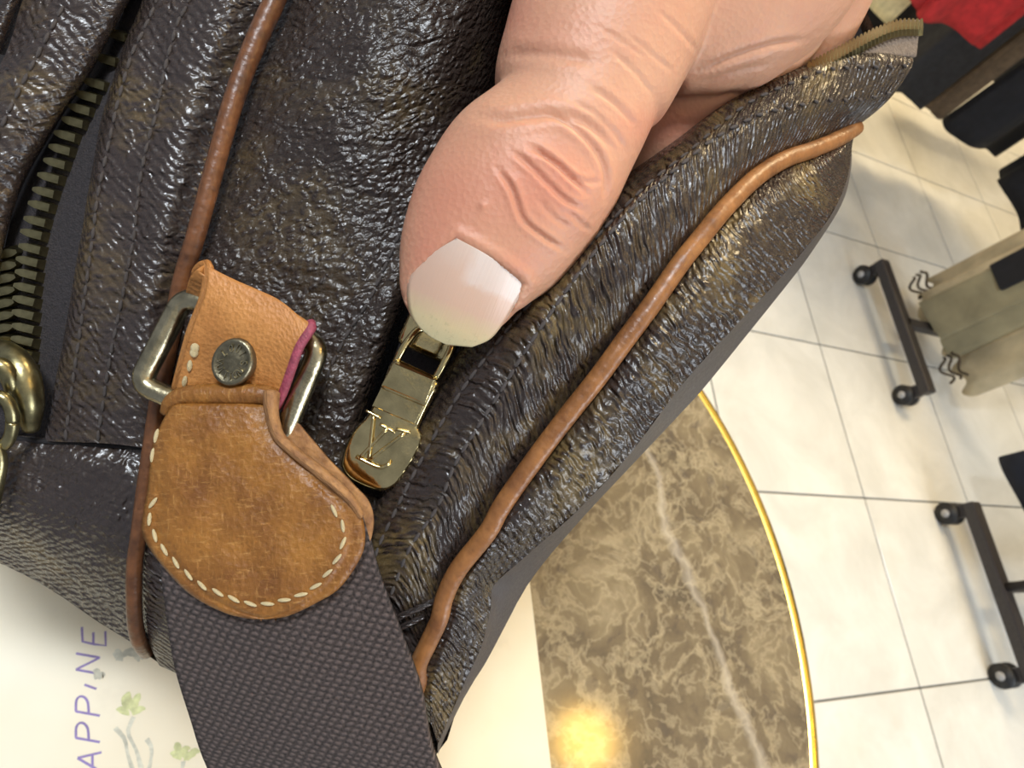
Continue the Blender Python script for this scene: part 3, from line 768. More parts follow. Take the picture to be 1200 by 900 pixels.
G2['U'] = [[(.05, 1), (.05, .3), (.35, 0), (.65, .3), (.65, 1)]]; G2['V'] = [[(.0, 1), (.35, 0)], [(.35, 0), (.7, 1)]]; G2['T'] = [[(0, 1), (.7, 1)], [(.35, 1), (.35, 0)]]
def arc_word(word, r, a0, a1, top):
    for k, ch in enumerate(word):
        a = a0 + (a1 - a0) * k / (len(word) - 1); hgt = .00105
        V, Fc = letter_stroke_mesh([[((q[0] - .35) * hgt * .8, (q[1] - .5) * hgt) for q in s] for s in G2[ch]], .00011, .00022)
        o = new_obj('stamped_letter', mesh_of('stamped_letter', V, Fc, smooth=False), M['pewter'])
        rot = a - math.pi / 2 if top else a + math.pi / 2
        o.parent = rv; o.matrix_basis = Matrix.Translation((r * math.cos(a), r * math.sin(a), .00085)) @ Matrix.Rotation(rot, 4, 'Z')
arc_word('LOUIS', .00205, math.radians(160), math.radians(20), True)
arc_word('VUITTON', .00205, math.radians(200), math.radians(340), False)

ring_c = [(216, 347, 102), (376, 404, 101.5), (328, 520, 102.5), (163, 450, 101.5)]
def rounded(c, r=.16, k=6):
    out = []; n_ = len(c); c = [np.array(q, float) for q in c]
    for i in range(n_):
        p, q, s = c[i - 1], c[i], c[(i + 1) % n_]
        a = q + (p - q) * min(.45, 19 / np.linalg.norm(p[:2] - q[:2])); b = q + (s - q) * min(.45, 19 / np.linalg.norm(s[:2] - q[:2]))
        for t in np.linspace(0, 1, k): out.append((1 - t) ** 2 * a + 2 * t * (1 - t) * q + t * t * b)
    return out
rp = rounded(ring_c); rp.append(rp[0])
rp = np.array(rp); out = []
for a, b in zip(rp[:-1], rp[1:]):
    k = max(1, int(np.linalg.norm(a - b) / 6))
    out += [a + (b - a) * i / k for i in range(k)]
out.append(out[0])
tube('metal_ring', [at(*p) for p in out],   .00172, M['pewter'], bag, 16, cap=False)

# main zipper slider and engraved pull
bs = bmesh.new()
sb = box_bm(.0125, .0095, .0032, .0012, 3)
s_o = bm_obj('slider', sb, M['brass_shiny'], None, True); place(s_o, frame_px(512, 376, 110.2, -.42, .9, .05), bag)
pxtube('slider_bridge', [(516, 360, 108.5), (514, 372, 105.0), (508, 392, 103.6), (500, 410, 105), (497, 418, 107.5)], [1.1, 1.3, 1.3, 1.0], M['brass_shiny'], s_o, 12, 18)
pull_out = [(466, 421), (509, 441), (515, 447), (513, 456), (502, 478), (493, 496), (491, 503), (496, 510), (494, 522), (484, 542), (470, 562), (460, 571), (446, 575), (430, 571), (410, 561), (401, 549), (400, 540), (406, 520), (416, 502), (428, 490), (438, 474), (448, 450), (458, 426)]
def pull_depth(x, y): return 101.8 + (y - 425) * .014 + ((y - 425) / 150 - .5) ** 2 * -1.2
pull = thing  # placeholder name reused below
bmP = bmesh.new()
oc = np.array(pull_out, float); oc = resample(np.vstack([oc, oc[:1]]), 73)[:-1]
cc = oc.mean(0); lay = []
for ins, dz in ((0, 2.2), (0, .9), (.035, .25), (.10, -.05), (.2, -.15)):
    lay.append([bmP.verts.new(tuple(at(*(p + (cc - p) * ins * (1.0)), pull_depth(*p) + dz + (1.0 if 455 < p[1] < 500 else 0) * 0)) ) for p in oc])
for a, b in zip(lay[:-1], lay[1:]):
    for j in range(len(oc)): bmP.faces.new((a[j], a[(j + 1) % len(oc)], b[(j + 1) % len(oc)], b[j]))
bmP.faces.new(lay[-1]); bmP.faces.new(lay[0][::-1])
bmesh.ops.recalc_face_normals(bmP, faces=bmP.faces[:])
pull = bm_obj('zipper_pull', bmP, M['brass_shiny'], bag, True)
pull['label'] = 'polished brass zipper pull with a raised monogram'
# raised step across the neck of the pull
def plate(name, pts, d_top, thick, mat, parent):
    bm = bmesh.new(); c = np.mean(pts, 0)
    lo = [bm.verts.new(tuple(at(p[0], p[1], pull_depth(*p) + thick))) for p in pts]
    md = [bm.verts.new(tuple(at(p[0], p[1], pull_depth(*p) + d_top + .15))) for p in pts]
    hi = [bm.verts.new(tuple(at(*(np.array(p) + (c - p) * .08), pull_depth(*p) + d_top))) for p in pts]
    k = len(pts)
    for A_, B_ in ((lo, md), (md, hi)):
        for i in range(k): bm.faces.new((A_[i], A_[(i + 1) % k], B_[(i + 1) % k], B_[i]))
    bm.faces.new(hi); bmesh.ops.recalc_face_normals(bm, faces=bm.faces[:])
    return bm_obj(name, bm, mat, parent)
plate('neck_plate', [(462, 425), (510, 445), (500, 474), (447, 452)], -.75, .6, M['brass_shiny'], pull)
plate('neck_plate', [(447, 454), (499, 476), (487, 498), (436, 476)], -.45, .6, M['brass_shiny'], pull)
MONO = [[(438, 486), (433, 532), (432, 538)], [(475, 507), (433, 539)], [(455, 501), (420, 538)], [(417, 535), (446, 548), (458, 541)], [(429, 481), (446, 490)], [(445, 497), (463, 507)], [(464, 503), (481, 507)]]
for k, st in enumerate(MONO):
    pxtube('monogram_stroke', [(x, y, pull_depth(x, y) - .38) for x, y in st], .30 if k < 4 else .24, M['brass_shiny'], pull, 6, 8)
pxtube('pull_bail', [(463, 428, 103), (470, 412, 102.6), (481, 396, 103), (492, 386, 104), (510, 384, 104.2), (525, 392, 103.6), (529, 406, 103), (521, 424, 102.6), (510, 444, 103)], .62, M['brass_shiny'], pull, 10, 40)

# ------------------------------------------------------------------ shoulder strap
strap = thing('shoulder_strap', 'dark woven webbing strap with a stitched tan leather end tab', 'strap', tuple(on_plane(420, 1250, TZ)))
def tab_rows(dx=0, grow=0):
    L = [(212, 470), (203, 474), (192, 490), (184, 508), (177, 530), (173, 572), (167, 607), (168, 630), (190, 663), (223, 697), (260, 717), (285, 724), (303, 726)]
    Rr = [(316, 466), (319, 476), (322, 495), (328, 514), (347, 533), (377, 556), (410, 584), (425, 606), (426, 645), (400, 687), (370, 707), (337, 722), (312, 726)]
    return L, Rr
TL, TRr = tab_rows()
Lr = resample(np.array(TL, float), 64, False); Rr_ = resample(np.array(TRr, float), 64, False)
def tab_sheet(name, Lr, Rr_, d0, mat, roll, puff, thick, key=None):
    nu, nv = len(Lr), 56
    G = np.empty((nu, nv, 3))
    for i in range(nu):
        v = i / (nu - 1)
        for j in range(nv):
            u = j / (nv - 1); p = Lr[i] * (1 - u) + Rr_[i] * u
            w = np.linalg.norm(Lr[i] - Rr_[i])
            e = min(u, 1 - u) * w; e2 = (1 - v) * 260
            ee = min(e, e2 + 0)
            d = d0 + v * 1.2 - puff * (1 - math.exp(-ee / 16.0))
            gro = math.exp(-((ee - 17) / 5.0) ** 2) * .45 if v > .42 else 0
            d += gro
            if roll: d += 4.0 * max(0, 1 - v / .10) ** 2 + 1.0 * max(0, 1 - v / .3) ** 2
            d += .35 * noise.noise((p[0] / 35, p[1] / 35, 3))
            G[i, j] = (p[0], p[1], d)
    if key: SURF[key] = G.reshape(-1, 3)
    V = np.array([at(*q) for q in G.reshape(-1, 3)])
    Fc = [(i * nv + j, (i + 1) * nv + j, (i + 1) * nv + j + 1, i * nv + j + 1) for i in range(nu - 1) for j in range(nv - 1)]
    uv = [(q[1] * .13, q[0] * .13) for q in G.reshape(-1, 3)]
    me = mesh_of(name, V, Fc, uv=uv); p = me.polygons[len(me.polygons) // 2]
    if p.normal.dot(Vector(CAM) - p.center) < 0: me.flip_normals()
    o = new_obj(name, me, mat, strap); me.materials.append(M['tab_edge'])
    s = o.modifiers.new('thickness', 'SOLIDIFY'); s.thickness = thick; s.offset = -1; s.material_offset_rim = 1
    return o
tabo = tab_sheet('leather_tab', Lr, Rr_, 98.6, M['tab'], True, 1.5, .0019, 'tab')
L2 = resample(np.array([(255, 500), (235, 530), (215, 560), (200, 600), (185, 630), (200, 665), (235, 697), (270, 712), (303, 718)], float), 40, False)
R2 = resample(np.array([(346, 492), (362, 512), (386, 540), (413, 568), (432, 588), (437, 612), (428, 650), (396, 690), (330, 718)], float), 40, False)
tab_sheet('leather_backing', L2, R2, 101.4, M['tab_edge'], False, .3, .0017)
# rolled bead where the tab turns round the metal ring
pxtube('tab_fold', [(196, 484, 100.8), (203, 470, 100.2), (225, 463, 99.8), (270, 462, 99.4), (306, 462, 99.2), (322, 466, 99.6)], [1.1, 1.5, 1.7, 1.7, 1.6, 1.5], M['tab'], strap, 12, 40)
pxtube('tab_edge_bead', [(318, 461, 98.6), (318, 478, 97.6), (321, 496, 97.6), (328, 513, 97.8), (347, 531, 97.8), (376, 554, 98.0), (408, 582, 98.4), (424, 606, 99)], [1.3, 1.0, .9, .85, .9, .9, .8, .5], M['tab_edge'], strap, 10, 60)
TS = [(184, 580), (175, 600), (178, 620), (187, 637), (200, 653), (217, 670), (235, 685), (257, 695), (277, 703), (297, 708), (317, 707), (337, 702), (357, 695), (372, 685), (385, 670), (395, 655), (401, 640), (403, 622), (396, 605), (385, 591)]
stitch_row(TS, 'tab', st_pale, strap, 19.5, 2.15, .62, .20, .22, .6)
stitch_row([(186, 500), (181, 520), (177, 545)], 'tab', st_pale, strap, 17, 2.3, .7, .1, 0, .5)
e1 = on_plane(470, 1180, TZ + .007); e2 = on_plane(760, 1180, TZ + .007)
pe1 = to_px(e1)[0]; pe2 = to_px(e2)[0]
WL = [(200, 600, 101.5), (186, 640, 101.5), (192, 700, 102.5), (203, 775, 106), (222, 840, 110), (245, 905, 114.5), (300, 1000, 126), (400, 1120, 165), tuple(pe1), tuple(to_px(e1 + np.array([-.05, -.035, 0]))[0]), tuple(to_px(e1 + np.array([-.11, -.045, 0]))[0])]
WM = [(305, 600, 100.6), (312, 640, 100.6), (318, 700, 101.2), (336, 775, 103.8), (358, 840, 107), (380, 905, 111), (440, 1000, 122), (540, 1120, 160), tuple((pe1 + pe2) / 2), tuple(to_px((e1 + e2) / 2 + np.array([-.05, -.048, 0]))[0]), tuple(to_px((e1 + e2) / 2 + np.array([-.12, -.062, 0]))[0])]
WR = [(420, 590, 101.8), (431, 625, 101.8), (444, 675, 102.6), (470, 745, 104.6), (494, 815, 107), (512, 900, 110.5), (570, 1000, 122), (680, 1120, 160), tuple(pe2), tuple(to_px(e2 + np.array([-.05, -.055, 0]))[0]), tuple(to_px(e2 + np.array([-.13, -.078, 0]))[0])]
surf('webbing', [WL, WM, WR], 150, 50, M['webbing'], strap, 'web', thick=.0018)

# ------------------------------------------------------------------ hand
def loft_bm(bm, secs, nr=40, segs=28):
    """sections: (px, py, depth, half width mm, half thickness mm)"""
    S = resample(np.array(secs, float), nr, False)
    C = np.array([at(*s[:3]) for s in S]); T = np.gradient(C, axis=0); T /= np.linalg.norm(T, axis=1)[:, None]
    rows = []
    for i in range(nr):
        view = C[i] - CAM; view /= np.linalg.norm(view)
        a = np.cross(view, T[i]); a /= np.linalg.norm(a); b = np.cross(T[i], a)
        rows.append([bm.verts.new(tuple(C[i] + .001 * (S[i][3] * math.cos(t) * a + S[i][4] * math.sin(t) * b))) for t in np.linspace(0, 2 * math.pi, segs, endpoint=False)])
    for r0, r1 in zip(rows[:-1], rows[1:]):
        for j in range(segs): bm.faces.new((r0[j], r0[(j + 1) % segs], r1[(j + 1) % segs], r1[j]))
    bm.faces.new(rows[0][::-1]); bm.faces.new(rows[-1])
bmh = bmesh.new()
# thumb, tip to base
loft_bm(bmh, [(533, 394, 96.6, 1.0, 1.0), (534, 388, 96.4, 5.2, 3.0), (536, 368, 96.3, 7.6, 4.8), (541, 340, 96.3, 9.5, 6.2), (553, 308, 96.5, 11.3, 7.6), (572, 275, 97, 12.8, 8.8), (592, 245, 97.5, 13.4, 9.6), (617, 210, 98, 13.6, 10.0), (647, 174, 98.5, 12.5, 9.8), (669, 141, 99, 11.7, 9.7), (678, 106, 100, 13.4, 10.5), (694, 68, 101, 14.4, 11.6), (712, 20, 102.5, 15.5, 13), (728, -50, 104, 18, 14), (745, -140, 106, 21, 15)], 60, 36)
# web and side of the index knuckle
loft_bm(bmh, [(776, 86, 108, 5, 5), (800, 52, 108.5, 12, 9), (828, 10, 109.5, 18, 12), (850, -50, 111, 24, 14), (850, -140, 113, 30, 16), (840, -260, 116, 32, 18)], 36, 30)
# palm and wrist above the frame
loft_bm(bmh, [(790, -60, 112, 30, 16), (810, -170, 114, 40, 19), (815, -300, 117, 42, 21), (810, -420, 121, 36, 22), (805, -560, 126, 30, 21), (800, -760, 135, 31, 22)], 36, 36)
# index finger reaching into the bag under the flap
loft_bm(bmh, [(905, -70, 122, 16, 13), (900, 0, 122, 13, 12), (868, 62, 122, 11, 11.0), (815, 116, 121.5, 10.2, 10.6), (766, 158, 123, 9.6, 10), (716, 200, 126, 9, 9), (672, 245, 130, 8, 8), (652, 268, 132, 4, 4)], 44, 26)
# middle finger
loft_bm(bmh, [(960, -60, 128, 14, 12), (935, 30, 132, 11, 11), (880, 120, 134, 9.6, 9.6), (815, 178, 133, 9.2, 9.4), (760, 214, 134, 8.8, 9), (706, 258, 137, 8, 8), (684, 282, 139, 4, 4)], 40, 24)
# ring and little finger, deeper inside the bag
loft_bm(bmh, [(935, -60, 140, 13, 12), (900, 40, 148, 10, 10), (840, 140, 152, 9, 9), (780, 210, 153, 8.5, 8.5), (725, 265, 155, 7.5, 7.5), (708, 284, 156, 4, 4)], 36, 22)
loft_bm(bmh, [(860, -60, 145, 12, 11), (810, 40, 158, 9, 9), (765, 130, 164, 8, 8), (730, 200, 166, 7.2, 7.2), (705, 245, 168, 6.5, 6.5), (697, 260, 169, 3, 3)], 36, 22)
bmesh.ops.recalc_face_normals(bmh, faces=bmh.faces[:])
tmp = bpy.data.meshes.new('hand_tmp'); bmh.to_mesh(tmp); bmh.free()
to = bpy.data.objects.new('hand_tmp', tmp); COL.objects.link(to)
rm = to.modifiers.new('r', 'REMESH'); rm.mode = 'VOXEL'; rm.voxel_size = .00036
sm = to.modifiers.new('s', 'SMOOTH'); sm.iterations = 20; sm.factor = .5
dg = bpy.context.evaluated_depsgraph_get()
hm = bpy.data.meshes.new_from_object(to.evaluated_get(dg))
bpy.data.objects.remove(to); bpy.data.meshes.remove(tmp)
nvh = len(hm.vertices)
co = np.empty(nvh * 3); hm.vertices.foreach_get('co', co); co = co.reshape(-1, 3)
no = np.empty(nvh * 3); hm.vertices.foreach_get('normal', no); no = no.reshape(-1, 3)
pp = to_px(co)
facing = np.einsum('ij,ij->i', no, (CAM - co) / np.linalg.norm(CAM - co, axis=1)[:, None])
front = np.clip(facing * 2.5, 0, 1)
def pdist(P2, line):
    line = resample(np.array(line, float), max(8, len(line) * 5)); best = np.full(len(P2), 1e9); tt_ = np.zeros(len(P2))
    for k, (a, b) in enumerate(zip(line[:-1], line[1:])):
        ab = b - a; t = np.clip(((P2 - a) @ ab) / (ab @ ab + 1e-9), 0, 1)
        d = np.linalg.norm(P2 - (a + t[:, None] * ab), axis=1); q = d < best
        best[q] = d[q]; tt_[q] = (k + t[q]) / (len(line) - 1)
    return best, tt_
CREASE = [  # (line, depth mm, width px)
    ([(600, 177), (617, 190), (640, 213), (660, 233), (683, 247)], .50, 3.0),
    ([(622, 172), (634, 179), (652, 192), (672, 212), (686, 226)], .72, 3.0),
    ([(582, 196), (600, 222), (613, 257), (637, 277), (662, 294)], .55, 3.0),
    ([(640, 132), (662, 142), (692, 168), (708, 198), (706, 236)], .5, 3.4),
    ([(560, 137), (585, 140), (615, 136), (650, 134), (690, 146), (722, 176)], .50, 6),
    ([(690, 100), (710, 113), (730, 130), (745, 150)], .25, 3.5),
    ([(668, 118), (695, 132), (722, 158), (733, 178)], .25, 3.5),
    ([(592, 66), (625, 62), (665, 66), (700, 72)], .35, 7),
    ([(663, 246), (680, 262), (692, 270)], .22, 3.0),
    ([(670, 206), (688, 214), (700, 210)], .25, 3.0),
    ([(630, 232), (646, 252), (668, 268)], .22, 3.0),
    ([(718, 60), (745, 85), (765, 112)], .16, 3.0), ([(735, 40), (762, 62), (790, 86)], .14, 3.0),
    ([(700, 30), (735, 52), (760, 70)], .12, 3.0), ([(770, 10), (800, 40), (822, 66)], .14, 3.0),
    ([(820, 84), (860, 66), (905, 52), (945, 46)], .35, 4), ([(815, 100), (862, 84), (905, 74)], .22, 3.5), ([(830, 118), (880, 100)], .2, 3.5),
]
P2d = pp[:, :2]; sel = np.where((facing > 0) & (P2d[:, 1] < 420) & (P2d[:, 1] > -60) & (pp[:, 2] < 122))[0]
disp = np.zeros(nvh)
for line, dep, wd in CREASE:
    d, t = pdist(P2d[sel], line)
    fade = np.clip(np.minimum(t, 1 - t) * 6, .15, 1)
    g = np.exp(-(d / wd) ** 2) - .35 * np.exp(-((d - wd * 2.2) / (wd * 1.3)) ** 2)
    disp[sel] -= dep * g * fade * front[sel]
# nail fold sunken round the plate
NL = np.array([(535, 279), (505, 298), (481, 323), (477, 347), (483, 373), (500, 392), (523, 404)], float)
NR = np.array([(535, 279), (576, 302), (614, 331), (607, 351), (592, 376), (575, 397), (553, 407)], float)
d1, _ = pdist(P2d[sel], NL[:4]); d2, _ = pdist(P2d[sel], NR[:4])
dd = np.minimum(d1, d2)
poly = np.vstack([NL, NR[::-1]])
def inside(P_, poly):
    c = np.zeros(len(P_), bool); n_ = len(poly)
    for i in range(n_):
        a, b = poly[i], poly[i - 1]
        q = ((a[1] > P_[:, 1]) != (b[1] > P_[:, 1])) & (P_[:, 0] < (b[0] - a[0]) * (P_[:, 1] - a[1]) / (b[1] - a[1] + 1e-12) + a[0])
        c ^= q
    return c
ins = inside(P2d[sel], poly)
disp[sel] += np.where(ins, -.75 * np.clip(dd / 7, 0, 1), .34 * np.exp(-((dd - 7) / 7) ** 2)) * front[sel]
# the small pale bump
d = np.hypot(P2d[sel, 0] - 566, P2d[sel, 1] - 241); disp[sel] += .30 * np.exp(-(d / 4.5) ** 2) * front[sel]
# flesh swells at the knuckle
d = np.hypot((P2d[sel, 0] - 690) / 40, (P2d[sel, 1] - 230) / 34); disp[sel] += .5 * np.exp(-d ** 2)
co2 = co + no * disp[:, None] * .001
hm.vertices.foreach_set('co', co2.ravel())
fl_ = np.zeros(nvh)
for cx, cy, sx_, sy_, a_ in ((640, 215, 70, 60, .75), (520, 230, 50, 70, .55), (500, 310, 26, 50, .6), (650, 40, 70, 40, .35), (590, 10, 30, 30, .6), (610, 310, 30, 20, .4), (785, 150, 60, 26, .7)):
    fl_ += a_ * np.exp(-((P2d[:, 0] - cx) / sx_) ** 2 - ((P2d[:, 1] - cy) / sy_) ** 2)
at_ = hm.attributes.new('flush', 'FLOAT', 'POINT'); at_.data.foreach_set('value', np.clip(fl_, 0, 1))
hm.polygons.foreach_set('use_smooth', [True] * len(hm.polygons))
hm.update()
hand = bpy.data.objects.new('hand', hm); COL.objects.link(hand)
hm.materials.clear(); hm.materials.append(M['skin'])
tag(hand, 'bare hand with its thumb pressed over the zipper of the open bag', 'hand')
bpy.context.view_layer.update()
# thumb nail
bvh = BVHTree.FromPolygons([tuple(v) for v in co2], [tuple(p.vertices) for p in hm.polygons])
nl = resample(NL, 40, False); nr_ = resample(NR, 40, False); nvn = 30
G = np.empty((40, nvn, 3)); rows_ = []; ys = []
for i in range(40):
    for j in range(nvn):
        u = j / (nvn - 1); p = nl[i] * (1 - u) + nr_[i] * u
        bow = .0
        G[i, j, :2] = p
        dirv = R @ np.array([(p[0] - 600) / F, (p[1] - 450) / F, 1.0])
        hit = bvh.ray_cast(Vector(CAM), Vector(dirv))
        if hit[0] is not None and i < 30:
            dz = to_px(np.array(hit[0]))[0, 2]
            if dz < 100:
                x_, y_ = (p[0] - 545) / 60, (p[1] - 340) / 60
                rows_.append([1, x_, y_, x_ * x_, x_ * y_, y_ * y_]); ys.append(dz)
cf = np.linalg.lstsq(np.array(rows_), np.array(ys), rcond=None)[0]
for i in range(40):
    for j in range(nvn):
        x_, y_ = (G[i, j, 0] - 545) / 60, (G[i, j, 1] - 340) / 60
        G[i, j, 2] = np.array([1, x_, y_, x_ * x_, x_ * y_, y_ * y_]) @ cf - .50
V = np.array([at(*q) for q in G.reshape(-1, 3)])
Fc = [(i * nvn + j, (i + 1) * nvn + j, (i + 1) * nvn + j + 1, i * nvn + j + 1) for i in range(39) for j in range(nvn - 1)]
uv = [(np.clip((q[0] - 576) * -.38 / 112 + (q[1] - 300) * .93 / 112, 0, 1.2), np.clip(((q[0] - 545) * .93 + (q[1] - 340) * .38) / 130 + .5, 0, 1)) for q in G.reshape(-1, 3)]
me = mesh_of('thumb_nail', V, Fc, uv=uv); p = me.polygons[600]
if p.normal.dot(Vector(CAM) - p.center) < 0: me.flip_normals()
nail = new_obj('thumb_nail', me, M['nail'], hand)
s = nail.modifiers.new('thickness', 'SOLIDIFY'); s.thickness = .0006; s.offset = -1
nail['label'] = 'pale thumb nail with a yellowed free edge'

# ------------------------------------------------------------------ clothes racks
def cyl(name, p0, p1, r, mat, parent, segs=14):
    return tube(name, [p0, p1], r, mat, parent, segs)
def rack(label, fx, y0, y1, rail_y, x1, top, group, inset=0.0):
    root = thing('clothes_rack', label, 'clothes rack', (fx, rail_y, 0), group)
    for x in (fx, x1):
        f_ = bm_obj('foot_bar', box_bm(.034, (y1 - y0) + .03, .028, .004), M['black_metal'], None); place(f_, Matrix.Translation((x, (y0 + y1) / 2, .078)), root)
        for y in (y0, y1):
            # caster: fork, wheel, hub
            fk = bm_obj('caster_fork', box_bm(.020, .032, .028, .004), M['black_metal'], None); place(fk, Matrix.Translation((x - .004, y, .052)), root)
            for s_ in (-1, 1):
                w = tube('caster_wheel', [(x - .006 + .004 * s_, y, .027), (x - .006 + .018 * s_, y, .027)], .0265, M['rubber'], root, 22)
                tube('wheel_hub', [(x - .006 + .017 * s_, y, .027), (x - .006 + .0205 * s_, y, .027)], .0095, M['hub'], w, 14)
        cyl('post', (x + (inset if x == fx else -inset), rail_y, .09), (x + (inset if x == fx else -inset), rail_y, top), .0095, M['black_metal'], root)
    b_ = bm_obj('bottom_rail', box_bm(x1 - fx, .024, .024, .003), M['black_metal'], None); place(b_, Matrix.Translation(((fx + x1) / 2, rail_y, .080)), root)
    cyl('hanging_rail', (fx + inset - .05, rail_y, top), (x1 - inset + .05, rail_y, top), .0125, M['black_metal'], root)
    return root
rk1 = rack('black steel clothes rack on casters holding the beige pleated garment', 1.650, .575, .945, .765, 2.75, 1.52, 'rolling clothes racks', .17)
rack('black steel clothes rack on casters nearest the table, holding the navy coat', 1.665, -.095, .265, .085, 2.75, 1.52, 'rolling clothes racks')

def garment(name, label, mat, cx, cy, wx, wy, hem, top, folds, amp, seed, rail_y=None, rail_z=1.52, along='y', scallop=.0, sleeves=True, group=None, phase=0.0):
    """a garment on a hanger: a folded tube of cloth that gathers towards the shoulders"""
    root = thing(name, label, 'garment', (cx, cy, hem), group)
    rnd = random.Random(seed); ph = rnd.uniform(0, 6)
    nu, nv = 34, 150; V = []
    for i in range(nu):
        t = i / (nu - 1); z = hem + (top - hem) * t
        nar = 1.0 - .12 * t - .62 * max(0, (t - .86) / .14) ** 1.6
        for j in range(nv):
            a = 2 * math.pi * j / nv
            ca, sa = math.cos(a), math.sin(a)
            ex = math.copysign(abs(ca) ** .75, ca) * wx / 2; ey = math.copysign(abs(sa) ** .75, sa) * wy / 2
            wv = amp * (1 - .55 * t) * (math.sin(folds * a + ph + phase + .7 * math.sin(2.0 * t + a)) + .35 * noise.noise((ca * 3 + seed, sa * 3, t * 1.5)))
            k = nar
            x = ex * k + ca * wv; y = ey * k + sa * wv
            zz = z + (scallop * math.sin(folds * 3 * a) * (1 - t) ** 6 if scallop else .006 * math.sin(3 * a + seed) * (1 - t) ** 3)
            V.append((cx + x, cy + y, zz))
    Fc = [(i * nv + j, i * nv + (j + 1) % nv, (i + 1) * nv + (j + 1) % nv, (i + 1) * nv + j) for i in range(nu - 1) for j in range(nv)]
    Fc.append(tuple((nu - 1) * nv + j for j in range(nv)))
    body = new_obj('garment_body', mesh_of('garment_body', V, Fc), mat, root)
    s = body.modifiers.new('cloth', 'SOLIDIFY'); s.thickness = .003; s.offset = -1
    if sleeves:
        for s_ in (-1, 1):
            if along == 'y':
                pts = [(cx, cy + s_ * wy * .34, top - .05), (cx - .01, cy + s_ * wy * .48, top - .2), (cx - .012, cy + s_ * wy * .50, top - .4), (cx - .01, cy + s_ * wy * .49, top - .58)]
            else:
                pts = [(cx + s_ * wx * .34, cy, top - .05), (cx + s_ * wx * .48, cy - .01, top - .2), (cx + s_ * wx * .50, cy - .012, top - .4), (cx + s_ * wx * .49, cy - .01, top - .58)]
            tube('sleeve', pts, [.05, .062, .058, .052], mat, root, 16, 14)
    tube('hanger_hook', [(cx, cy, top - .03), (cx, cy, rail_z + .018), (cx + .012, cy, rail_z + .030), (cx + .022, cy, rail_z + .016)], .002, M['hub'], root, 8, 14)
    return root
pg = garment('pleated_garment', 'beige pleated long garment with a ruffled hem hanging on the rack', M['beige'], 1.835, .765, .12, .32, .085, 1.40, 4, .034, 3, scallop=.014, sleeves=False, phase=.9)
garment('coat', 'navy blue coat hanging low beside the caster foot at the right edge', M['navy'], 1.745, .165, .07, .44, .15, 1.42, 5, .010, 11)
garment('coat', 'black coat at the right edge, hanging behind the beige pleated garment', M['black_cloth'], 2.19, 1.16, .18, .30, .24, 1.44, 6, .016, 5)
garment('coat', 'black coat whose hem corner hangs over the floor right of the bag tip', M['black_cloth'], 2.06, 1.42, .26, .10, .24, 1.44, 5, .012, 6, along='x')
garment('coat', 'charcoal coat hanging close behind the pointed tip of the bag', M['grey_cloth'], 1.70, 1.45, .20, .12, .27, 1.44, 5, .012, 7, along='x')
garment('coat', 'black coat hanging between the hand and the tip of the bag', M['black_cloth'], 1.66, 1.76, .46, .14, .15, 1.44, 5, .014, 9, along='x')
garment('coat', 'charcoal coat in the top right corner behind the black coats', M['grey_cloth'], 2.30, 1.76, .46, .14, .30, 1.44, 5, .014, 10, along='x')
garment('red_garment', 'red garment hanging at the top edge above the bag tip', M['red'], 1.47, 1.32, .26, .07, .50, 1.44, 6, .016, 12, along='x')
garment('cream_garment', 'cream yellow garment at the top edge beside the hand', M['cream_cloth'], 1.33, 1.44, .22, .09, .42, 1.44, 5, .014, 14, along='x')
garment('brown_garment', 'brown garment hanging between the dark coats at the upper right', M['brown_cloth'], 1.87, 1.45, .09, .05, .25, 1.44, 4, .008, 15, along='x', sleeves=False)
for ry, x0, x1, lab in ((1.16, 2.0, 2.5, 'nearest'), (1.32, 1.15, 1.95, 'second nearest'), (1.44, 1.10, 2.30, 'third nearest'), (1.76, 1.35, 2.65, 'farthest')):
    rl = thing('ceiling_rail', lab + ' of the four black garment rails hung from the ceiling', 'rail', ((x0 + x1) / 2, ry, 1.52), 'ceiling hung rails')
    cyl('rail_bar', (x0, ry, 1.52), (x1, ry, 1.52), .0125, M['black_metal'], rl)
    for x in (x0 + .05, x1 - .05): cyl('drop_rod', (x, ry, 1.52), (x, ry, 2.70), .006, M['black_metal'], rl)
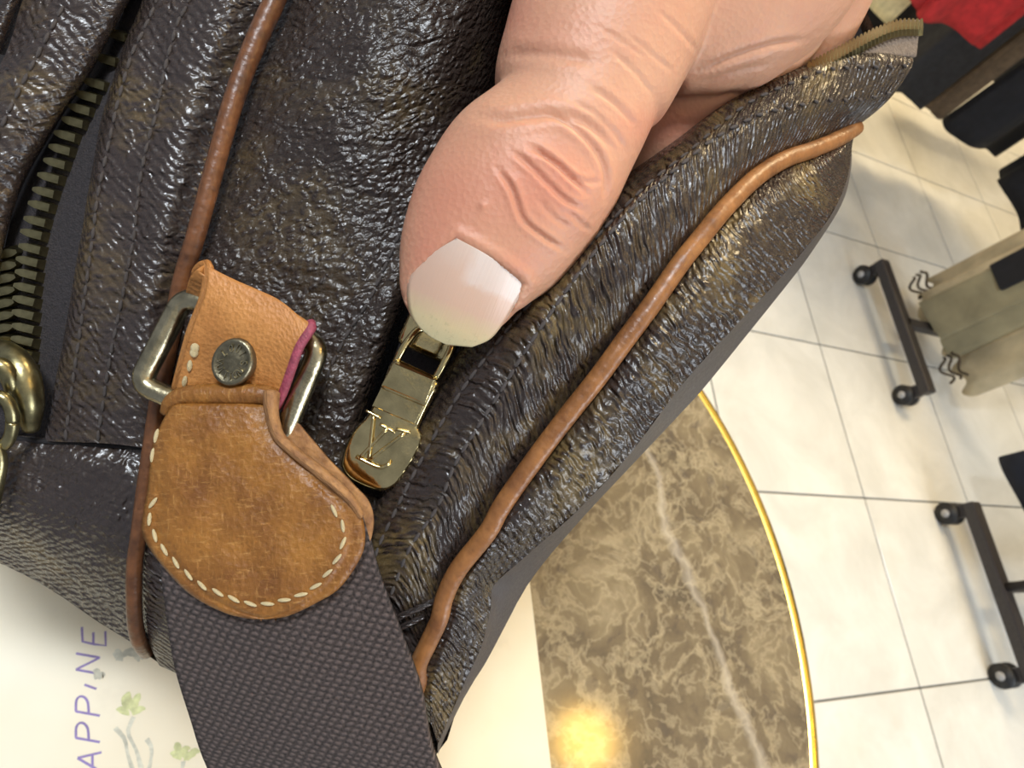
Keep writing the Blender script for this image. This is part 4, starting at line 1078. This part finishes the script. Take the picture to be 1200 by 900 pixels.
# sage lining panel showing in the middle of the beige garment, and dark frills at its hem
nu, nv = 24, 60; V = []
for i in range(nu):
    t = i / (nu - 1); z = .10 + 1.2 * t
    for j in range(nv):
        a = 2 * math.pi * j / nv; ca, sa = math.cos(a), math.sin(a)
        k = 1 - .45 * t
        V.append((1.790 + .060 * k * ca * (1 + .16 * math.sin(3 * a + 2 * t)), .775 + .088 * k * math.copysign(abs(sa) ** .8, sa) + .018 * (1 - t) * math.sin(5 * a), z + .006 * math.sin(4 * a)))
Fc = [(i * nv + j, i * nv + (j + 1) % nv, (i + 1) * nv + (j + 1) % nv, (i + 1) * nv + j) for i in range(nu - 1) for j in range(nv)]
new_obj('inner_panel', mesh_of('inner_panel', V, Fc), M['sage'], pg)
for y0_, y1_ in ((.865, .935), (.605, .680)):
    for q in range(3):
        pts = [(1.772 + .010 * math.sin(t_ * 7) - .006 * q, y0_ + (y1_ - y0_) * t_, .075 + .022 * q + .010 * math.sin(t_ * 9 + q)) for t_ in np.linspace(0, 1, 16)]
        tube('hem_frill', pts, .0035, M['brown_trim'], pg, 8)
be = bm_obj('belt_end', box_bm(.018, .075, .10, .006), M['black_cloth'], None); place(be, Matrix.Translation((1.735, .800, .330)), pg)

# ------------------------------------------------------------------ lamps
def mat_emit(name, col, s):
    t = NT(name); t.b.inputs['Emission Color'].default_value = (*col, 1); t.b.inputs['Emission Strength'].default_value = s; t.set(Base_Color=(*col, 1)); return t.m
Tp = on_plane(685, 868, TZ); k = 5.2
LPn = (Tp[0] * (1 + k), Tp[1] * (1 + k), TZ + .270 * k)
lamp = thing('pendant_lamp', 'warm round globe lamp hanging from the ceiling', 'lamp', LPn)
bml = bmesh.new(); bmesh.ops.create_uvsphere(bml, u_segments=32, v_segments=16, radius=.075)
g_ = bm_obj('globe', bml, mat_emit('warm_globe', (1.0, .58, .12), 42.0), None, True); place(g_, Matrix.Translation(LPn), lamp)
tube('lamp_socket', [(LPn[0], LPn[1], LPn[2] + .07), (LPn[0], LPn[1], LPn[2] + .13)], .025, M['gold'], lamp, 16)
tube('lamp_cord', [(LPn[0], LPn[1], LPn[2] + .12), (LPn[0], LPn[1], 2.70)], .003, M['black_metal'], lamp, 8)
